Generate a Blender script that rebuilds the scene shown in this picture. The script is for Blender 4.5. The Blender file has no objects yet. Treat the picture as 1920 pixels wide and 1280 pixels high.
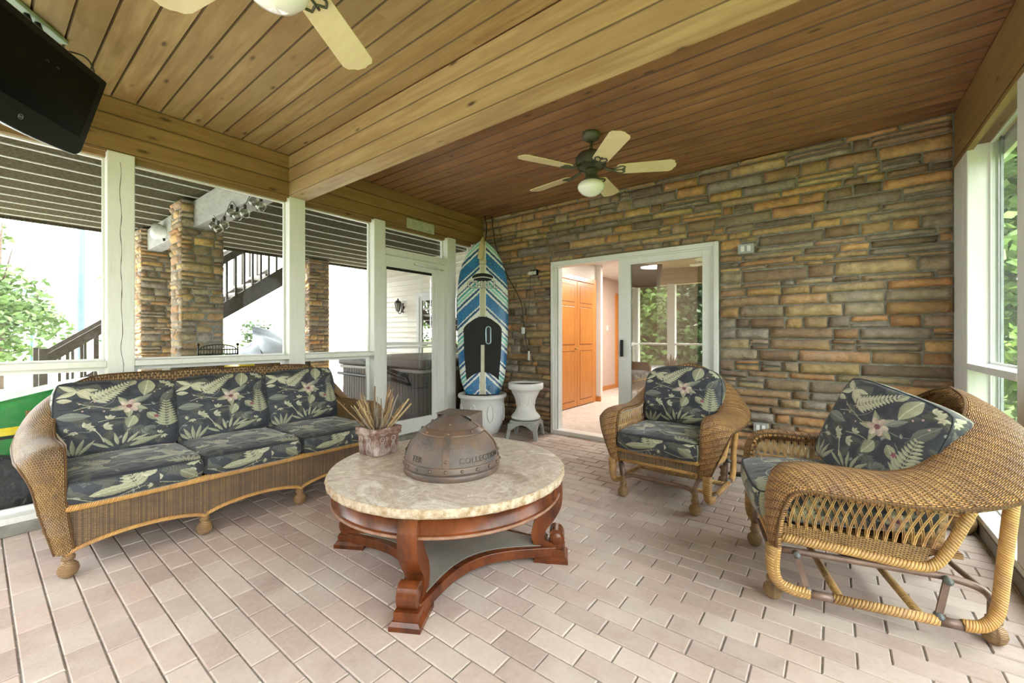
import bpy, math, random
import numpy as np
from mathutils import Vector, Matrix, noise as mnoise
R = random.Random(7)
S = bpy.context.scene
COL = S.collection
PI = math.pi

# ------------------------------------------------------------------ camera
TH = math.radians(37.65)
cam = bpy.data.cameras.new('camera'); co = bpy.data.objects.new('camera', cam); COL.objects.link(co)
cam.sensor_fit = 'HORIZONTAL'; cam.sensor_width = 36.0; cam.lens = 36.0 * 778.5 / 1920
cam.shift_y = -10 / 1920; cam.clip_start = .05; cam.clip_end = 400
co.location = (0, 0, 1.17); co.rotation_euler = (PI / 2, 0, TH)
S.camera = co
# ------------------------------------------------------------------ look
S.view_settings.view_transform = 'Standard'; S.view_settings.look = 'None'
S.view_settings.exposure = 2.2; S.view_settings.gamma = 1.0; S.view_settings.use_curve_mapping = False
S.cycles.use_denoising = True
S.cycles.max_bounces = 9; S.cycles.diffuse_bounces = 6; S.cycles.glossy_bounces = 4; S.cycles.transparent_max_bounces = 16
S.cycles.caustics_reflective = False; S.cycles.caustics_refractive = False
S.cycles.sample_clamp_indirect = 8
# ------------------------------------------------------------------ sky, sun
SKY = 1.0
w = bpy.data.worlds.new('sky'); S.world = w; w.use_nodes = True
wn = w.node_tree; wn.nodes.clear()
sky = wn.nodes.new('ShaderNodeTexSky'); sky.sky_type = 'HOSEK_WILKIE'; sky.turbidity = 4; sky.ground_albedo = .4
sky.sun_direction = (-.45, -.55, .8)
mxs = wn.nodes.new('ShaderNodeMix'); mxs.data_type = 'RGBA'; mxs.inputs[0].default_value = .75
mxs.inputs[7].default_value = (3.3, 3.35, 3.4, 1)
bg = wn.nodes.new('ShaderNodeBackground'); bg.inputs[1].default_value = SKY
wo = wn.nodes.new('ShaderNodeOutputWorld')
wn.links.new(sky.outputs[0], mxs.inputs[6]); wn.links.new(mxs.outputs[2], bg.inputs[0]); wn.links.new(bg.outputs[0], wo.inputs[0])
sl = bpy.data.lights.new('sun', 'SUN'); sl.energy = 3.4; sl.angle = math.radians(1.5); sl.color = (1, .95, .86)
so = bpy.data.objects.new('sun', sl); COL.objects.link(so)
so.rotation_euler = Vector((-.45, -.62, .9)).to_track_quat('Z', 'Y').to_euler()

# ------------------------------------------------------------------ materials
def nd(nt, typ, ins=None, **props):
    n = nt.nodes.new(typ)
    for k, v in props.items(): setattr(n, k, v)
    for k, v in (ins or {}).items():
        s = n.inputs[k]
        if isinstance(v, bpy.types.NodeSocket): nt.links.new(v, s)
        else: s.default_value = v
    return n
def c4(c): return (c[0], c[1], c[2], 1.0)
def mix(nt, f, a, b, mode='MIX'):
    n = nt.nodes.new('ShaderNodeMix'); n.data_type = 'RGBA'; n.blend_type = mode
    for i, v in ((0, f), (6, a), (7, b)):
        if isinstance(v, bpy.types.NodeSocket): nt.links.new(v, n.inputs[i])
        else: n.inputs[i].default_value = v if i == 0 else c4(v)
    return n.outputs[2]
def mth(nt, op, a, b=0.0, c=None):
    n = nt.nodes.new('ShaderNodeMath'); n.operation = op
    for i, v in enumerate((a, b) if c is None else (a, b, c)):
        if isinstance(v, bpy.types.NodeSocket): nt.links.new(v, n.inputs[i])
        else: n.inputs[i].default_value = v
    return n.outputs[0]
def ramp(nt, f, stops):
    n = nt.nodes.new('ShaderNodeValToRGB'); nt.links.new(f, n.inputs[0]); e = n.color_ramp.elements
    while len(e) < len(stops): e.new(.5)
    for i, (p, c) in enumerate(stops):
        e[i].position = p; e[i].color = c4(c) if not isinstance(c, (int, float)) else (c, c, c, 1)
    return n.outputs[0]
def newmat(name):
    m = bpy.data.materials.new(name); m.use_nodes = True; nt = m.node_tree; nt.nodes.clear()
    p = nt.nodes.new('ShaderNodeBsdfPrincipled'); o = nt.nodes.new('ShaderNodeOutputMaterial')
    nt.links.new(p.outputs[0], o.inputs[0]); return m, nt, p
def setin(nt, p, k, v):
    if isinstance(v, bpy.types.NodeSocket): nt.links.new(v, p.inputs[k])
    else: p.inputs[k].default_value = c4(v) if k == 'Base Color' else v
def bump(nt, p, h, strength=.5, dist=.01):
    b = nd(nt, 'ShaderNodeBump', {'Height': h, 'Strength': strength, 'Distance': dist}); nt.links.new(b.outputs[0], p.inputs['Normal'])
def coords(nt, kind='Object', scale=(1, 1, 1), loc=None):
    t = nt.nodes.new('ShaderNodeTexCoord')
    m = nd(nt, 'ShaderNodeMapping', {'Vector': t.outputs[kind], 'Scale': scale})
    if loc is not None: nt.links.new(loc, m.inputs['Location'])
    return m.outputs[0]
def noise(nt, v, scale, detail=4, rough=.6, dist=0.0):
    return nd(nt, 'ShaderNodeTexNoise', {'Vector': v, 'Scale': scale, 'Detail': detail, 'Roughness': rough, 'Distortion': dist}).outputs[0]
def plain(name, c, rough=.5, metal=0.0, c2=None, ns=8, nscale=(1, 1, 1), bs=0.0, bd=.003, lo=.35, hi=.65, emit=None, spec=None, bns=None):
    m, nt, p = newmat(name)
    v = coords(nt, 'Object', nscale)
    n = noise(nt, v, ns)
    if c2 is None: c2 = tuple(x * .86 for x in c)
    setin(nt, p, 'Base Color', ramp(nt, n, [(lo, c), (hi, c2)]))
    p.inputs['Roughness'].default_value = rough; p.inputs['Metallic'].default_value = metal
    if spec is not None: p.inputs['Specular IOR Level'].default_value = spec
    if bs: bump(nt, p, noise(nt, v, bns or ns * 6, 5), bs, bd)
    if emit: p.inputs['Emission Color'].default_value = c4(c); p.inputs['Emission Strength'].default_value = emit
    return m
def attr(nt, name='Col'): return nd(nt, 'ShaderNodeAttribute', attribute_name=name).outputs[0]

def m_boards(name, c1, c2, dark, axis):
    # stained pine boards: each carries its own tone in Col.r, an offset in Col.g
    m, nt, p = newmat(name)
    a = attr(nt); sp = nd(nt, 'ShaderNodeSeparateColor', {'Color': a})
    off = nd(nt, 'ShaderNodeCombineXYZ', {'X': mth(nt, 'MULTIPLY', sp.outputs[1], 17.), 'Y': mth(nt, 'MULTIPLY', sp.outputs[1], 31.), 'Z': 0.0}).outputs[0]
    sc = (1.2, 14, 14) if axis == 'X' else (14, 1.2, 14)
    v = coords(nt, 'Object', sc, off)
    g = noise(nt, v, 1.6, 6, .65, .6)
    sc2 = (.8, 3, 3) if axis == 'X' else (3, .8, 3)
    g2 = noise(nt, coords(nt, 'Object', sc2, off), 1.5, 3)
    c = mix(nt, ramp(nt, g, [(.36, 0.0), (.64, 1.0)]), c1, c2)
    c = mix(nt, ramp(nt, g2, [(.4, 0.0), (.72, .75)]), c, dark)
    c = mix(nt, mth(nt, 'MULTIPLY', sp.outputs[0], .5), c, tuple(x * .62 for x in c1))
    # knots
    sk = (1.1, 3.2, 3.2) if axis == 'X' else (3.2, 1.1, 3.2)
    vo = nd(nt, 'ShaderNodeTexVoronoi', {'Vector': coords(nt, 'Object', sk, off), 'Scale': 2.6}).outputs['Distance']
    k = ramp(nt, vo, [(.0, 1.0), (.06, .9), (.10, .3), (.15, 0.0)])
    c = mix(nt, k, c, (.07, .035, .015))
    c = mix(nt, sp.outputs[2], c, tuple(x * .22 for x in c2))  # groove faces: shade between boards painted in as darker stain
    setin(nt, p, 'Base Color', c); p.inputs['Roughness'].default_value = .55
    bump(nt, p, g, .35, .004)
    return m
def m_wicker(name, c1, c2, c3, pitch=.012, row=.0042, depth=.004, swap=False, pale=None, stripe=False, ropes=0):
    m, nt, p = newmat(name)
    t = nt.nodes.new('ShaderNodeTexCoord'); v = t.outputs['UV']
    sx = nd(nt, 'ShaderNodeSeparateXYZ', {'Vector': v})
    U, V = (sx.outputs[1], sx.outputs[0]) if swap else (sx.outputs[0], sx.outputs[1])
    wob = noise(nt, v, 9.0, 2)
    V = mth(nt, 'ADD', V, mth(nt, 'MULTIPLY', wob, .004))
    r_ = mth(nt, 'DIVIDE', V, row); ri = mth(nt, 'FLOOR', r_); rf = mth(nt, 'FRACT', r_)
    par = mth(nt, 'MULTIPLY', mth(nt, 'MODULO', mth(nt, 'ABSOLUTE', ri), 2.0), .5)
    u_ = mth(nt, 'ADD', mth(nt, 'DIVIDE', U, pitch * 2), par); uf = mth(nt, 'FRACT', u_); ui = mth(nt, 'FLOOR', u_)
    h = mth(nt, 'MULTIPLY', mth(nt, 'SINE', mth(nt, 'MULTIPLY', uf, PI)), mth(nt, 'POWER', mth(nt, 'SINE', mth(nt, 'MULTIPLY', rf, PI)), .7))
    cv = nd(nt, 'ShaderNodeCombineXYZ', {'X': mth(nt, 'MULTIPLY', ui, .37), 'Y': mth(nt, 'MULTIPLY', ri, .71), 'Z': 0.0}).outputs[0]
    wn_ = nd(nt, 'ShaderNodeTexWhiteNoise', {'Vector': cv}, noise_dimensions='3D').outputs[0]
    big = noise(nt, v, 7.0, 4, .7)
    c = mix(nt, wn_, c1, c2)
    c = mix(nt, ramp(nt, big, [(.42, 0.0), (.66, .75)]), c, c3)
    if pale:
        c = mix(nt, ramp(nt, noise(nt, v, 3.2, 3), [(.5, 0.0), (.7, .7)]), c, pale)
    if stripe:
        sn = nd(nt, 'ShaderNodeTexNoise', {'W': mth(nt, 'MULTIPLY', sx.outputs[0], 19.), 'Detail': 2}, noise_dimensions='1D').outputs[0]
        c = mix(nt, ramp(nt, sn, [(.42, .75), (.58, 0.0)]), c, tuple(x * .7 for x in c3))
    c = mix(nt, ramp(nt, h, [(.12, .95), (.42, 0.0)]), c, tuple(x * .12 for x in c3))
    if ropes:
        q = mth(nt, 'FRACT', mth(nt, 'ADD', mth(nt, 'DIVIDE', sx.outputs[0], ropes), mth(nt, 'MULTIPLY', sx.outputs[1], 9.0)))
        rp = mth(nt, 'POWER', mth(nt, 'SINE', mth(nt, 'MULTIPLY', q, PI)), .6)
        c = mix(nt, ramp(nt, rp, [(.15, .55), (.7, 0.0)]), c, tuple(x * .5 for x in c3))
        h = mth(nt, 'ADD', h, mth(nt, 'MULTIPLY', rp, 1.6))
    setin(nt, p, 'Base Color', c); p.inputs['Roughness'].default_value = .5
    bump(nt, p, h, .9, depth)
    return m
def m_wrap(name, c1, c2, c3, pitch=.0095, bd=.003):
    m, nt, p = newmat(name)
    t = nt.nodes.new('ShaderNodeTexCoord'); sx = nd(nt, 'ShaderNodeSeparateXYZ', {'Vector': t.outputs['UV']})
    U = mth(nt, 'ADD', sx.outputs[0], mth(nt, 'MULTIPLY', sx.outputs[1], .05))
    u_ = mth(nt, 'DIVIDE', U, pitch); uf = mth(nt, 'FRACT', u_); ui = mth(nt, 'FLOOR', u_)
    h = mth(nt, 'POWER', mth(nt, 'SINE', mth(nt, 'MULTIPLY', uf, PI)), .5)
    wn_ = nd(nt, 'ShaderNodeTexWhiteNoise', {'W': ui}, noise_dimensions='1D').outputs[0]
    c = mix(nt, wn_, c1, c2)
    c = mix(nt, ramp(nt, noise(nt, t.outputs['Object'], 9, 4), [(.45, 0.0), (.68, .7)]), c, c3)
    c = mix(nt, ramp(nt, h, [(.25, .85), (.6, 0.0)]), c, tuple(x * .35 for x in c3))
    setin(nt, p, 'Base Color', c); p.inputs['Roughness'].default_value = .42
    bump(nt, p, h, .8, bd)
    return m
def m_attr(name, rough=.8, ns=60, amt=.25, bs=.3, bd=.002, sheen=0.0, n2=None, spec=None, dark=None):
    m, nt, p = newmat(name)
    a = attr(nt); v = coords(nt)
    n = noise(nt, v, ns, 4)
    c = mix(nt, mth(nt, 'MULTIPLY', n, amt), a, (0, 0, 0))
    if n2:
        c = mix(nt, ramp(nt, noise(nt, v, n2[0], 4, .7), [(.45, 0.0), (.7, n2[2])]), c, n2[1])
    setin(nt, p, 'Base Color', c); p.inputs['Roughness'].default_value = rough
    if spec is not None: p.inputs['Specular IOR Level'].default_value = spec
    if sheen: p.inputs['Sheen Weight'].default_value = sheen; p.inputs['Sheen Roughness'].default_value = .4
    bump(nt, p, n, bs, bd)
    return m
def m_glass(name, tint=(1, 1, 1), refl=.06, fr=1.0, dirt=0.0):
    m = bpy.data.materials.new(name); m.use_nodes = True; nt = m.node_tree; nt.nodes.clear()
    tr = nd(nt, 'ShaderNodeBsdfTransparent', {'Color': c4(tint)})
    gl = nd(nt, 'ShaderNodeBsdfGlossy', {'Color': (1, 1, 1, 1), 'Roughness': .012})
    f = nd(nt, 'ShaderNodeFresnel', {'IOR': 1.45}).outputs[0]
    f = mth(nt, 'ADD', mth(nt, 'MULTIPLY', f, fr), refl)
    mx = nd(nt, 'ShaderNodeMixShader', {0: f, 1: tr.outputs[0], 2: gl.outputs[0]})
    out = mx.outputs[0]
    if dirt:
        df = nd(nt, 'ShaderNodeBsdfDiffuse', {'Color': (.5, .5, .42, 1)})
        v = coords(nt)
        dd = ramp(nt, noise(nt, v, 45, 6, .8), [(.5, .0), (.78, dirt * 2)])
        out = nd(nt, 'ShaderNodeMixShader', {0: dd, 1: out, 2: df.outputs[0]}).outputs[0]
    o = nt.nodes.new('ShaderNodeOutputMaterial'); nt.links.new(out, o.inputs[0]); return m

WOODL = m_boards('stained_pine_left_lit', (.46, .33, .15), (.30, .185, .07), (.24, .13, .05), 'X')  # left bay: greenish bounce light mixed into the stain colour
WOODR = m_boards('stained_pine_right_dim', (.42, .215, .095), (.25, .115, .05), (.15, .065, .03), 'X')  # right bay: its redder, dimmer light mixed into the stain colour
WOODY = m_boards('stained_pine_header', (.36, .22, .085), (.23, .13, .05), (.18, .09, .03), 'Y')
WOODB = m_boards('stained_pine_beam', (.55, .40, .20), (.38, .25, .11), (.32, .19, .08), 'X')
def m_white():
    m, nt, p = newmat('weathered_white_paint'); v = coords(nt, 'Object', (1, 1, .12))
    g = noise(nt, v, 40, 5, .7)
    c = mix(nt, ramp(nt, g, [(.5, 0.0), (.75, .35)]), (.74, .75, .72), (.52, .54, .50))
    setin(nt, p, 'Base Color', c); p.inputs['Roughness'].default_value = .5; bump(nt, p, g, .2, .003); return m
WHITE = m_white()
VINYL = plain('white_vinyl', (.78, .79, .78), .3, c2=(.72, .73, .72), ns=3)
TAUPE = plain('weathered_grey_board', (.27, .26, .22), .7, c2=(.16, .155, .13), ns=6, nscale=(1, 1, 1), bs=.2)
STONE = m_attr('stacked_stone', .85, 24, .5, 1.0, .016, n2=(11, (.13, .10, .075), .55))
MORTAR = plain('mortar', (.27, .255, .22), .95, c2=(.18, .17, .145), ns=30, bs=.6, bd=.005)
PAVER = m_attr('clay_paver', .8, 55, .28, .35, .003, n2=(2.2, (.64, .57, .515), .6))
SAND = plain('joint_sand', (.34, .32, .29), .95, c2=(.2, .185, .17), ns=40, bs=.4)
WICK = m_wicker('honey_wicker', (.66, .37, .125), (.50, .245, .075), (.30, .15, .085), pitch=.011, row=.0056, depth=.006, ropes=.036)
WICKS = m_wicker('weathered_wicker', (.52, .31, .11), (.36, .20, .075), (.24, .15, .10), pitch=.009, row=.0052, depth=.006, pale=(.56, .45, .34))
WICKV = m_wicker('skirt_wicker', (.50, .32, .15), (.33, .21, .12), (.22, .155, .12), pitch=.007, row=.006, stripe=True)
WRAP = m_wrap('cane_wrapped', (.66, .38, .12), (.54, .28, .08), (.36, .18, .08))
WRAPR = m_wrap('cane_binding', (.62, .37, .13), (.48, .27, .09), (.30, .17, .09), pitch=.012, bd=.004)
STRAND = plain('rattan_strand', (.68, .43, .16), .45, c2=(.40, .21, .09), ns=14)
GLIDER = plain('brown_glider_tube', (.24, .16, .125), .45, .3, c2=(.16, .10, .08), ns=10)
ZINC = plain('oxidised_zinc', (.17, .19, .19), .55, .3, c2=(.12, .13, .13), ns=20)
BLACKWEB = plain('black_webbing', (.02, .021, .024), .7)
FABRIC = m_attr('printed_canvas', .6, 220, .2, .25, .0015, sheen=.35)
PIPING = plain('navy_piping', (.035, .04, .05), .7)
CHERRY = plain('cherry_stain', (.19, .050, .013), .25, c2=(.05, .014, .007), ns=7, nscale=(1, 1, .5), bs=.05)
CHERRYW = plain('worn_edge', (.34, .20, .14), .5, c2=(.22, .10, .06), ns=20)
def m_marble():
    m, nt, p = newmat('beige_marble'); v = coords(nt)
    n1 = noise(nt, v, 3.2, 9, .68, 1.4); n2 = noise(nt, v, 9, 8, .7, 2.2)
    c = ramp(nt, n1, [(.34, (.40, .31, .25)), (.45, (.72, .64, .57)), (.53, (.54, .46, .39)), (.62, (.86, .80, .74))])
    c = mix(nt, ramp(nt, n2, [(.54, 0.0), (.66, .8)]), c, (.90, .86, .82))
    c = mix(nt, ramp(nt, noise(nt, v, 6, 9, .75, 3.), [(.47, 0.0), (.5, .45), (.53, 0.0)]), c, (.34, .22, .15))
    setin(nt, p, 'Base Color', c)
    p.inputs['Roughness'].default_value = .38; return m
MARBLE = m_marble()
MARBLE_EDGE = plain('rough_marble_edge', (.42, .28, .16), .7, c2=(.72, .62, .5), ns=34, bs=1., bd=.012, bns=70)
SHELF = plain('dusty_slate_shelf', (.28, .255, .225), .65, c2=(.22, .20, .175), ns=6, bs=.1)
BRONZE = plain('patina_bronze', (.19, .125, .088), .5, .2, c2=(.115, .10, .105), ns=8, bs=.7, bd=.006, bns=85)
BRONZES = plain('smooth_bronze_band', (.21, .125, .085), .42, .2, c2=(.11, .09, .088), ns=12)
DARKMETAL = plain('dark_letter_metal', (.07, .06, .05), .5, .4)
TERRA = plain('whitewashed_terracotta', (.20, .10, .075), .7, c2=(.52, .43, .41), ns=14, bs=.6, bd=.006, lo=.42, hi=.62)
TWIGS = [plain('twig_' + k, c, .75, c2=c2, ns=25) for k, c, c2 in (('pale', (.50, .37, .20), (.36, .24, .12)), ('brown', (.27, .16, .085), (.17, .10, .06)), ('grey', (.30, .24, .19), (.2, .16, .13)))]
FANBODY = plain('antique_verdigris', (.115, .12, .075), .5, .4, c2=(.07, .07, .045), ns=16)
BLADE = plain('pale_maple_blade', (.78, .68, .42), .4, c2=(.72, .61, .36), ns=3, nscale=(1, 6, 1))
OPAL = plain('opal_glass', (.85, .86, .82), .15, c2=(.82, .83, .8))
BRASS = plain('antique_brass', (.42, .32, .12), .35, .7)
TVB = plain('tv_black_plastic', (.008, .009, .010), .4, spec=.25)
TVS = plain('tv_screen', (.003, .0035, .004), .2, spec=.15)
SILVER = plain('silver_trim', (.5, .5, .5), .3, .8)
POTW = plain('white_glazed_pot', (.80, .81, .82), .3, c2=(.72, .73, .74), ns=5)
GREYP = plain('grey_plastic', (.40, .42, .42), .45)
SOIL = plain('dry_soil', (.10, .07, .05), .95, c2=(.2, .14, .1), ns=40, bs=.8)
OAK = plain('orange_oak', (.60, .25, .06), .32, c2=(.50, .19, .04), ns=4, nscale=(8, 8, .7))
PEACH = plain('peach_wall_paint', (.62, .50, .42), .9, c2=(.60, .48, .40))
CREAM = plain('white_wall_paint', (.78, .76, .72), .9, c2=(.76, .74, .70))
CARPET = plain('beige_carpet', (.60, .52, .46), .95, c2=(.50, .42, .37), ns=14, bs=.5, bd=.006, bns=180)
BLACK = plain('black_metal', (.02, .02, .02), .4, .5)
GLASS = m_glass('clear_pane', (.97, .98, .97), .0, .10, dirt=.09)
SCREEN = m_glass('fine_insect_screen', (.86, .88, .86), .0, .12, dirt=.04)
SGLASS = m_glass('storm_door_glass', (.95, .96, .96), .01, .6)
DGLASS = m_glass('sliding_door_glass', (.72, .75, .74), .34, 1.0)
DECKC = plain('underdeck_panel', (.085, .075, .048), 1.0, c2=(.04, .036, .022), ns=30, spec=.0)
DECKW = plain('underdeck_seam', (.8, .8, .76), .6)
STAIRM = plain('dark_stained_stair', (.07, .058, .045), .7, c2=(.04, .034, .028), ns=12)
GREYBEAM = plain('grey_painted_beam', (.36, .36, .34), .7, c2=(.28, .28, .27), ns=8, nscale=(.2, 1, 1))
SIDING = plain('cream_vinyl_siding', (.86, .83, .74), .5, c2=(.84, .80, .71))
CONC = plain('pale_concrete', (.60, .58, .54), .9, c2=(.54, .52, .48), ns=2)
GRASSD = plain('far_lawn', (.05, .085, .018), .9, c2=(.065, .11, .025), ns=.6)
GRASSM = plain('lawn_green', (.13, .20, .035), .9, c2=(.18, .25, .05), ns=1.5, bs=.6, bd=.02)
LEAF = plain('leaf_green', (.05, .105, .016), .55, c2=(.10, .18, .03), ns=4)
LEAFD = plain('leaf_dark_green', (.028, .065, .014), .55, c2=(.055, .11, .022), ns=4)
BARK = plain('bark', (.14, .10, .07), .9, c2=(.08, .06, .045), ns=20, bs=.6)
TGREEN = plain('tractor_green', (.02, .24, .055), .25, c2=(.018, .21, .05))
TYELL = plain('tractor_yellow', (.85, .66, .02), .3, c2=(.8, .6, .02))
RUBBER = plain('tyre_rubber', (.03, .033, .04), .7, bs=.5)
TUBW = plain('hot_tub_slats', (.17, .13, .12), .6, c2=(.13, .10, .09), ns=20, nscale=(1, 1, .2))
TUBC = plain('hot_tub_cover', (.15, .125, .11), .5, c2=(.11, .09, .08), ns=6)
TARP = plain('grey_tarp', (.06, .075, .09), .6, c2=(.04, .05, .065), ns=4)
REDB = plain('dark_red_leather', (.09, .012, .012), .35)
PLAQ = plain('carved_plaque', (.55, .58, .46), .7, c2=(.40, .42, .32), ns=18, bs=1.0, bd=.012, bns=22)
CORD = plain('black_cord', (.025, .024, .02), .6)

# ------------------------------------------------------------------ mesh helpers
class MB:
    def __init__(s): s.v = []; s.f = []; s.uv = []; s.c = []; s.sm = []; s.mi = []; s.n = 0
    def add(s, v, f, uv=None, c=None, smooth=False, mi=0, M=None):
        v = [Vector(p) for p in v]
        if M is not None: v = [M @ p for p in v]
        s.v += [tuple(p) for p in v]; s.f += [tuple(i + s.n for i in q) for q in f]
        s.uv += list(uv) if uv is not None else [(p[0], p[2]) for p in v]
        if c is None: c = (1, 1, 1)
        s.c += list(c) if isinstance(c, list) else [c] * len(v)
        s.sm += [smooth] * len(f); s.mi += [mi] * len(f); s.n += len(v); return s
    def box(s, x0, x1, y0, y1, z0, z1, c=None, M=None, mi=0):
        v = [(x, y, z) for z in (z0, z1) for y in (y0, y1) for x in (x0, x1)]
        f = [(0, 2, 3, 1), (4, 5, 7, 6), (0, 1, 5, 4), (2, 6, 7, 3), (0, 4, 6, 2), (1, 3, 7, 5)]
        return s.add(v, f, None, c, False, mi, M)
    def tube(s, pts, r, seg=10, cap=True, closed=False, c=None, M=None, mi=0):
        P = [Vector(p) for p in pts]; n = len(P)
        rr = r if isinstance(r, (list, tuple)) else [r] * n
        T = []
        for i in range(n):
            a = P[(i - 1) % n] if (closed or i > 0) else P[i]; b = P[(i + 1) % n] if (closed or i < n - 1) else P[i]
            t = (b - a); T.append(t.normalized() if t.length > 1e-9 else Vector((0, 0, 1)))
        up = Vector((0, 0, 1)) if abs(T[0].z) < .9 else Vector((1, 0, 0))
        N = (up - T[0] * up.dot(T[0])).normalized(); v = []; uv = []; L = 0
        for i in range(n):
            if i: L += (P[i] - P[i - 1]).length; N = (N - T[i] * N.dot(T[i])).normalized()
            B = T[i].cross(N)
            for k in range(seg):
                a = 2 * PI * k / seg; v.append(P[i] + (N * math.cos(a) + B * math.sin(a)) * rr[i]); uv.append((L, k / seg))
        f = []
        for i in range(n if closed else n - 1):
            j = (i + 1) % n
            for k in range(seg):
                l = (k + 1) % seg; f.append((i * seg + k, i * seg + l, j * seg + l, j * seg + k))
        if cap and not closed:
            f.append(tuple(reversed(range(seg)))); f.append(tuple((n - 1) * seg + k for k in range(seg)))
        return s.add(v, f, uv, c, True, mi, M)
    def lathe(s, prof, seg=24, cx=0, cy=0, c=None, M=None, mi=0, a0=0, cap=True):
        v = []; uv = []; f = []; n = len(prof)
        for i, (r, z) in enumerate(prof):
            for k in range(seg):
                a = 2 * PI * k / seg + a0; v.append((cx + r * math.cos(a), cy + r * math.sin(a), z)); uv.append((z, k / seg))
        for i in range(n - 1):
            for k in range(seg):
                l = (k + 1) % seg; f.append((i * seg + k, i * seg + l, (i + 1) * seg + l, (i + 1) * seg + k))
        if cap and prof[0][0] > 1e-5: f.append(tuple(reversed(range(seg))))
        if cap and prof[-1][0] > 1e-5: f.append(tuple((n - 1) * seg + k for k in range(seg)))
        return s.add(v, f, uv, c, True, mi, M)
    def grid(s, fn, nu, nv, c=None, uvf=None, M=None, mi=0, closeu=False, flip=False):
        v = []; uv = []; cc = []
        for i in range(nu + 1):
            for j in range(nv + 1):
                a, b = i / nu, j / nv; v.append(fn(a, b)); uv.append(uvf(a, b) if uvf else (a, b))
        f = []
        for i in range(nu):
            for j in range(nv):
                q = (i * (nv + 1) + j, (i + 1) * (nv + 1) + j, (i + 1) * (nv + 1) + j + 1, i * (nv + 1) + j + 1)
                f.append(q[::-1] if flip else q)
        return s.add(v, f, uv, c, True, mi, M)
    def prism(s, poly, z0, z1, c=None, M=None, mi=0, smooth=False):
        n = len(poly)
        v = [(x, y, z0) for x, y in poly] + [(x, y, z1) for x, y in poly]
        f = [tuple(reversed(range(n))), tuple(range(n, 2 * n))] + [(i, (i + 1) % n, n + (i + 1) % n, n + i) for i in range(n)]
        return s.add(v, f, None, c, smooth, mi, M)
    def build(s, name, mat, parent=None, bevel=0, M=None):
        me = bpy.data.meshes.new(name); me.from_pydata(s.v, [], s.f)
        uvl = me.uv_layers.new(name='UVMap'); li = np.empty(len(me.loops), dtype=np.int32); me.loops.foreach_get('vertex_index', li)
        uvl.data.foreach_set('uv', np.array(s.uv, dtype=np.float32)[li].ravel())
        ca = me.color_attributes.new('Col', 'FLOAT_COLOR', 'POINT'); cc = np.ones((s.n, 4), dtype=np.float32); cc[:, :3] = np.array(s.c, dtype=np.float32)[:, :3]
        ca.data.foreach_set('color', cc.ravel())
        me.polygons.foreach_set('use_smooth', s.sm); me.polygons.foreach_set('material_index', s.mi)
        for m in (mat if isinstance(mat, (list, tuple)) else [mat]): me.materials.append(m)
        me.update(); o = bpy.data.objects.new(name, me); COL.objects.link(o)
        if parent: o.parent = parent
        if bevel:
            b = o.modifiers.new('bevel', 'BEVEL'); b.width = bevel; b.segments = 2; b.limit_method = 'ANGLE'; b.angle_limit = math.radians(50)
        return o
def tag(o, label=None, cat=None, group=None, kind=None):
    if label: o['label'] = label
    if cat: o['category'] = cat
    if group: o['group'] = group
    if kind: o['kind'] = kind
    return o
def thing(name, label, cat, loc=(0, 0, 0), rz=0, group=None):
    o = bpy.data.objects.new(name, None); COL.objects.link(o); o.location = loc; o.rotation_euler = (0, 0, rz); o.empty_display_size = .1
    return tag(o, label, cat, group)
def struct(o): o['kind'] = 'structure'; return o
def sempty(name, loc=(0, 0, 0)):
    o = bpy.data.objects.new(name, None); COL.objects.link(o); o.location = loc; o['kind'] = 'structure'; return o
def dup(o, parent=None):
    c = o.copy(); COL.objects.link(c); c.parent = parent
    for ch in list(o.children): dup(ch, c)
    return c
def crom(P, n):
    P = [np.array(p, dtype=float) for p in P]; P = [2 * P[0] - P[1]] + P + [2 * P[-1] - P[-2]]; out = []
    for i in range(1, len(P) - 2):
        for k in range(n):
            t = k / n; a, b, c, d = P[i - 1], P[i], P[i + 1], P[i + 2]
            out.append(.5 * ((2 * b) + (-a + c) * t + (2 * a - 5 * b + 4 * c - d) * t * t + (-a + 3 * b - 3 * c + d) * t ** 3))
    out.append(P[-2]); return out
def text_verts(body, size, extrude=.002, spacing=1.0, off=0.0):
    cu = bpy.data.curves.new('t', 'FONT'); cu.body = body; cu.size = size; cu.extrude = extrude; cu.offset = off; cu.align_x = 'CENTER'; cu.space_character = spacing; cu.resolution_u = 3
    o = bpy.data.objects.new('t', cu); COL.objects.link(o); dg = bpy.context.evaluated_depsgraph_get(); dg.update()
    me = bpy.data.meshes.new_from_object(o.evaluated_get(dg))
    v = [tuple(x.co) for x in me.vertices]; f = [tuple(p.vertices) for p in me.polygons]
    bpy.data.objects.remove(o); bpy.data.curves.remove(cu); bpy.data.meshes.remove(me); return v, f
def nz(x, y, z, s=1): return mnoise.noise(Vector((x * s, y * s, z * s)))

XL, XR, YW, YB, ZC, ZH = -3.81, .69, 4.277, -1.5, 2.77, 2.41

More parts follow.
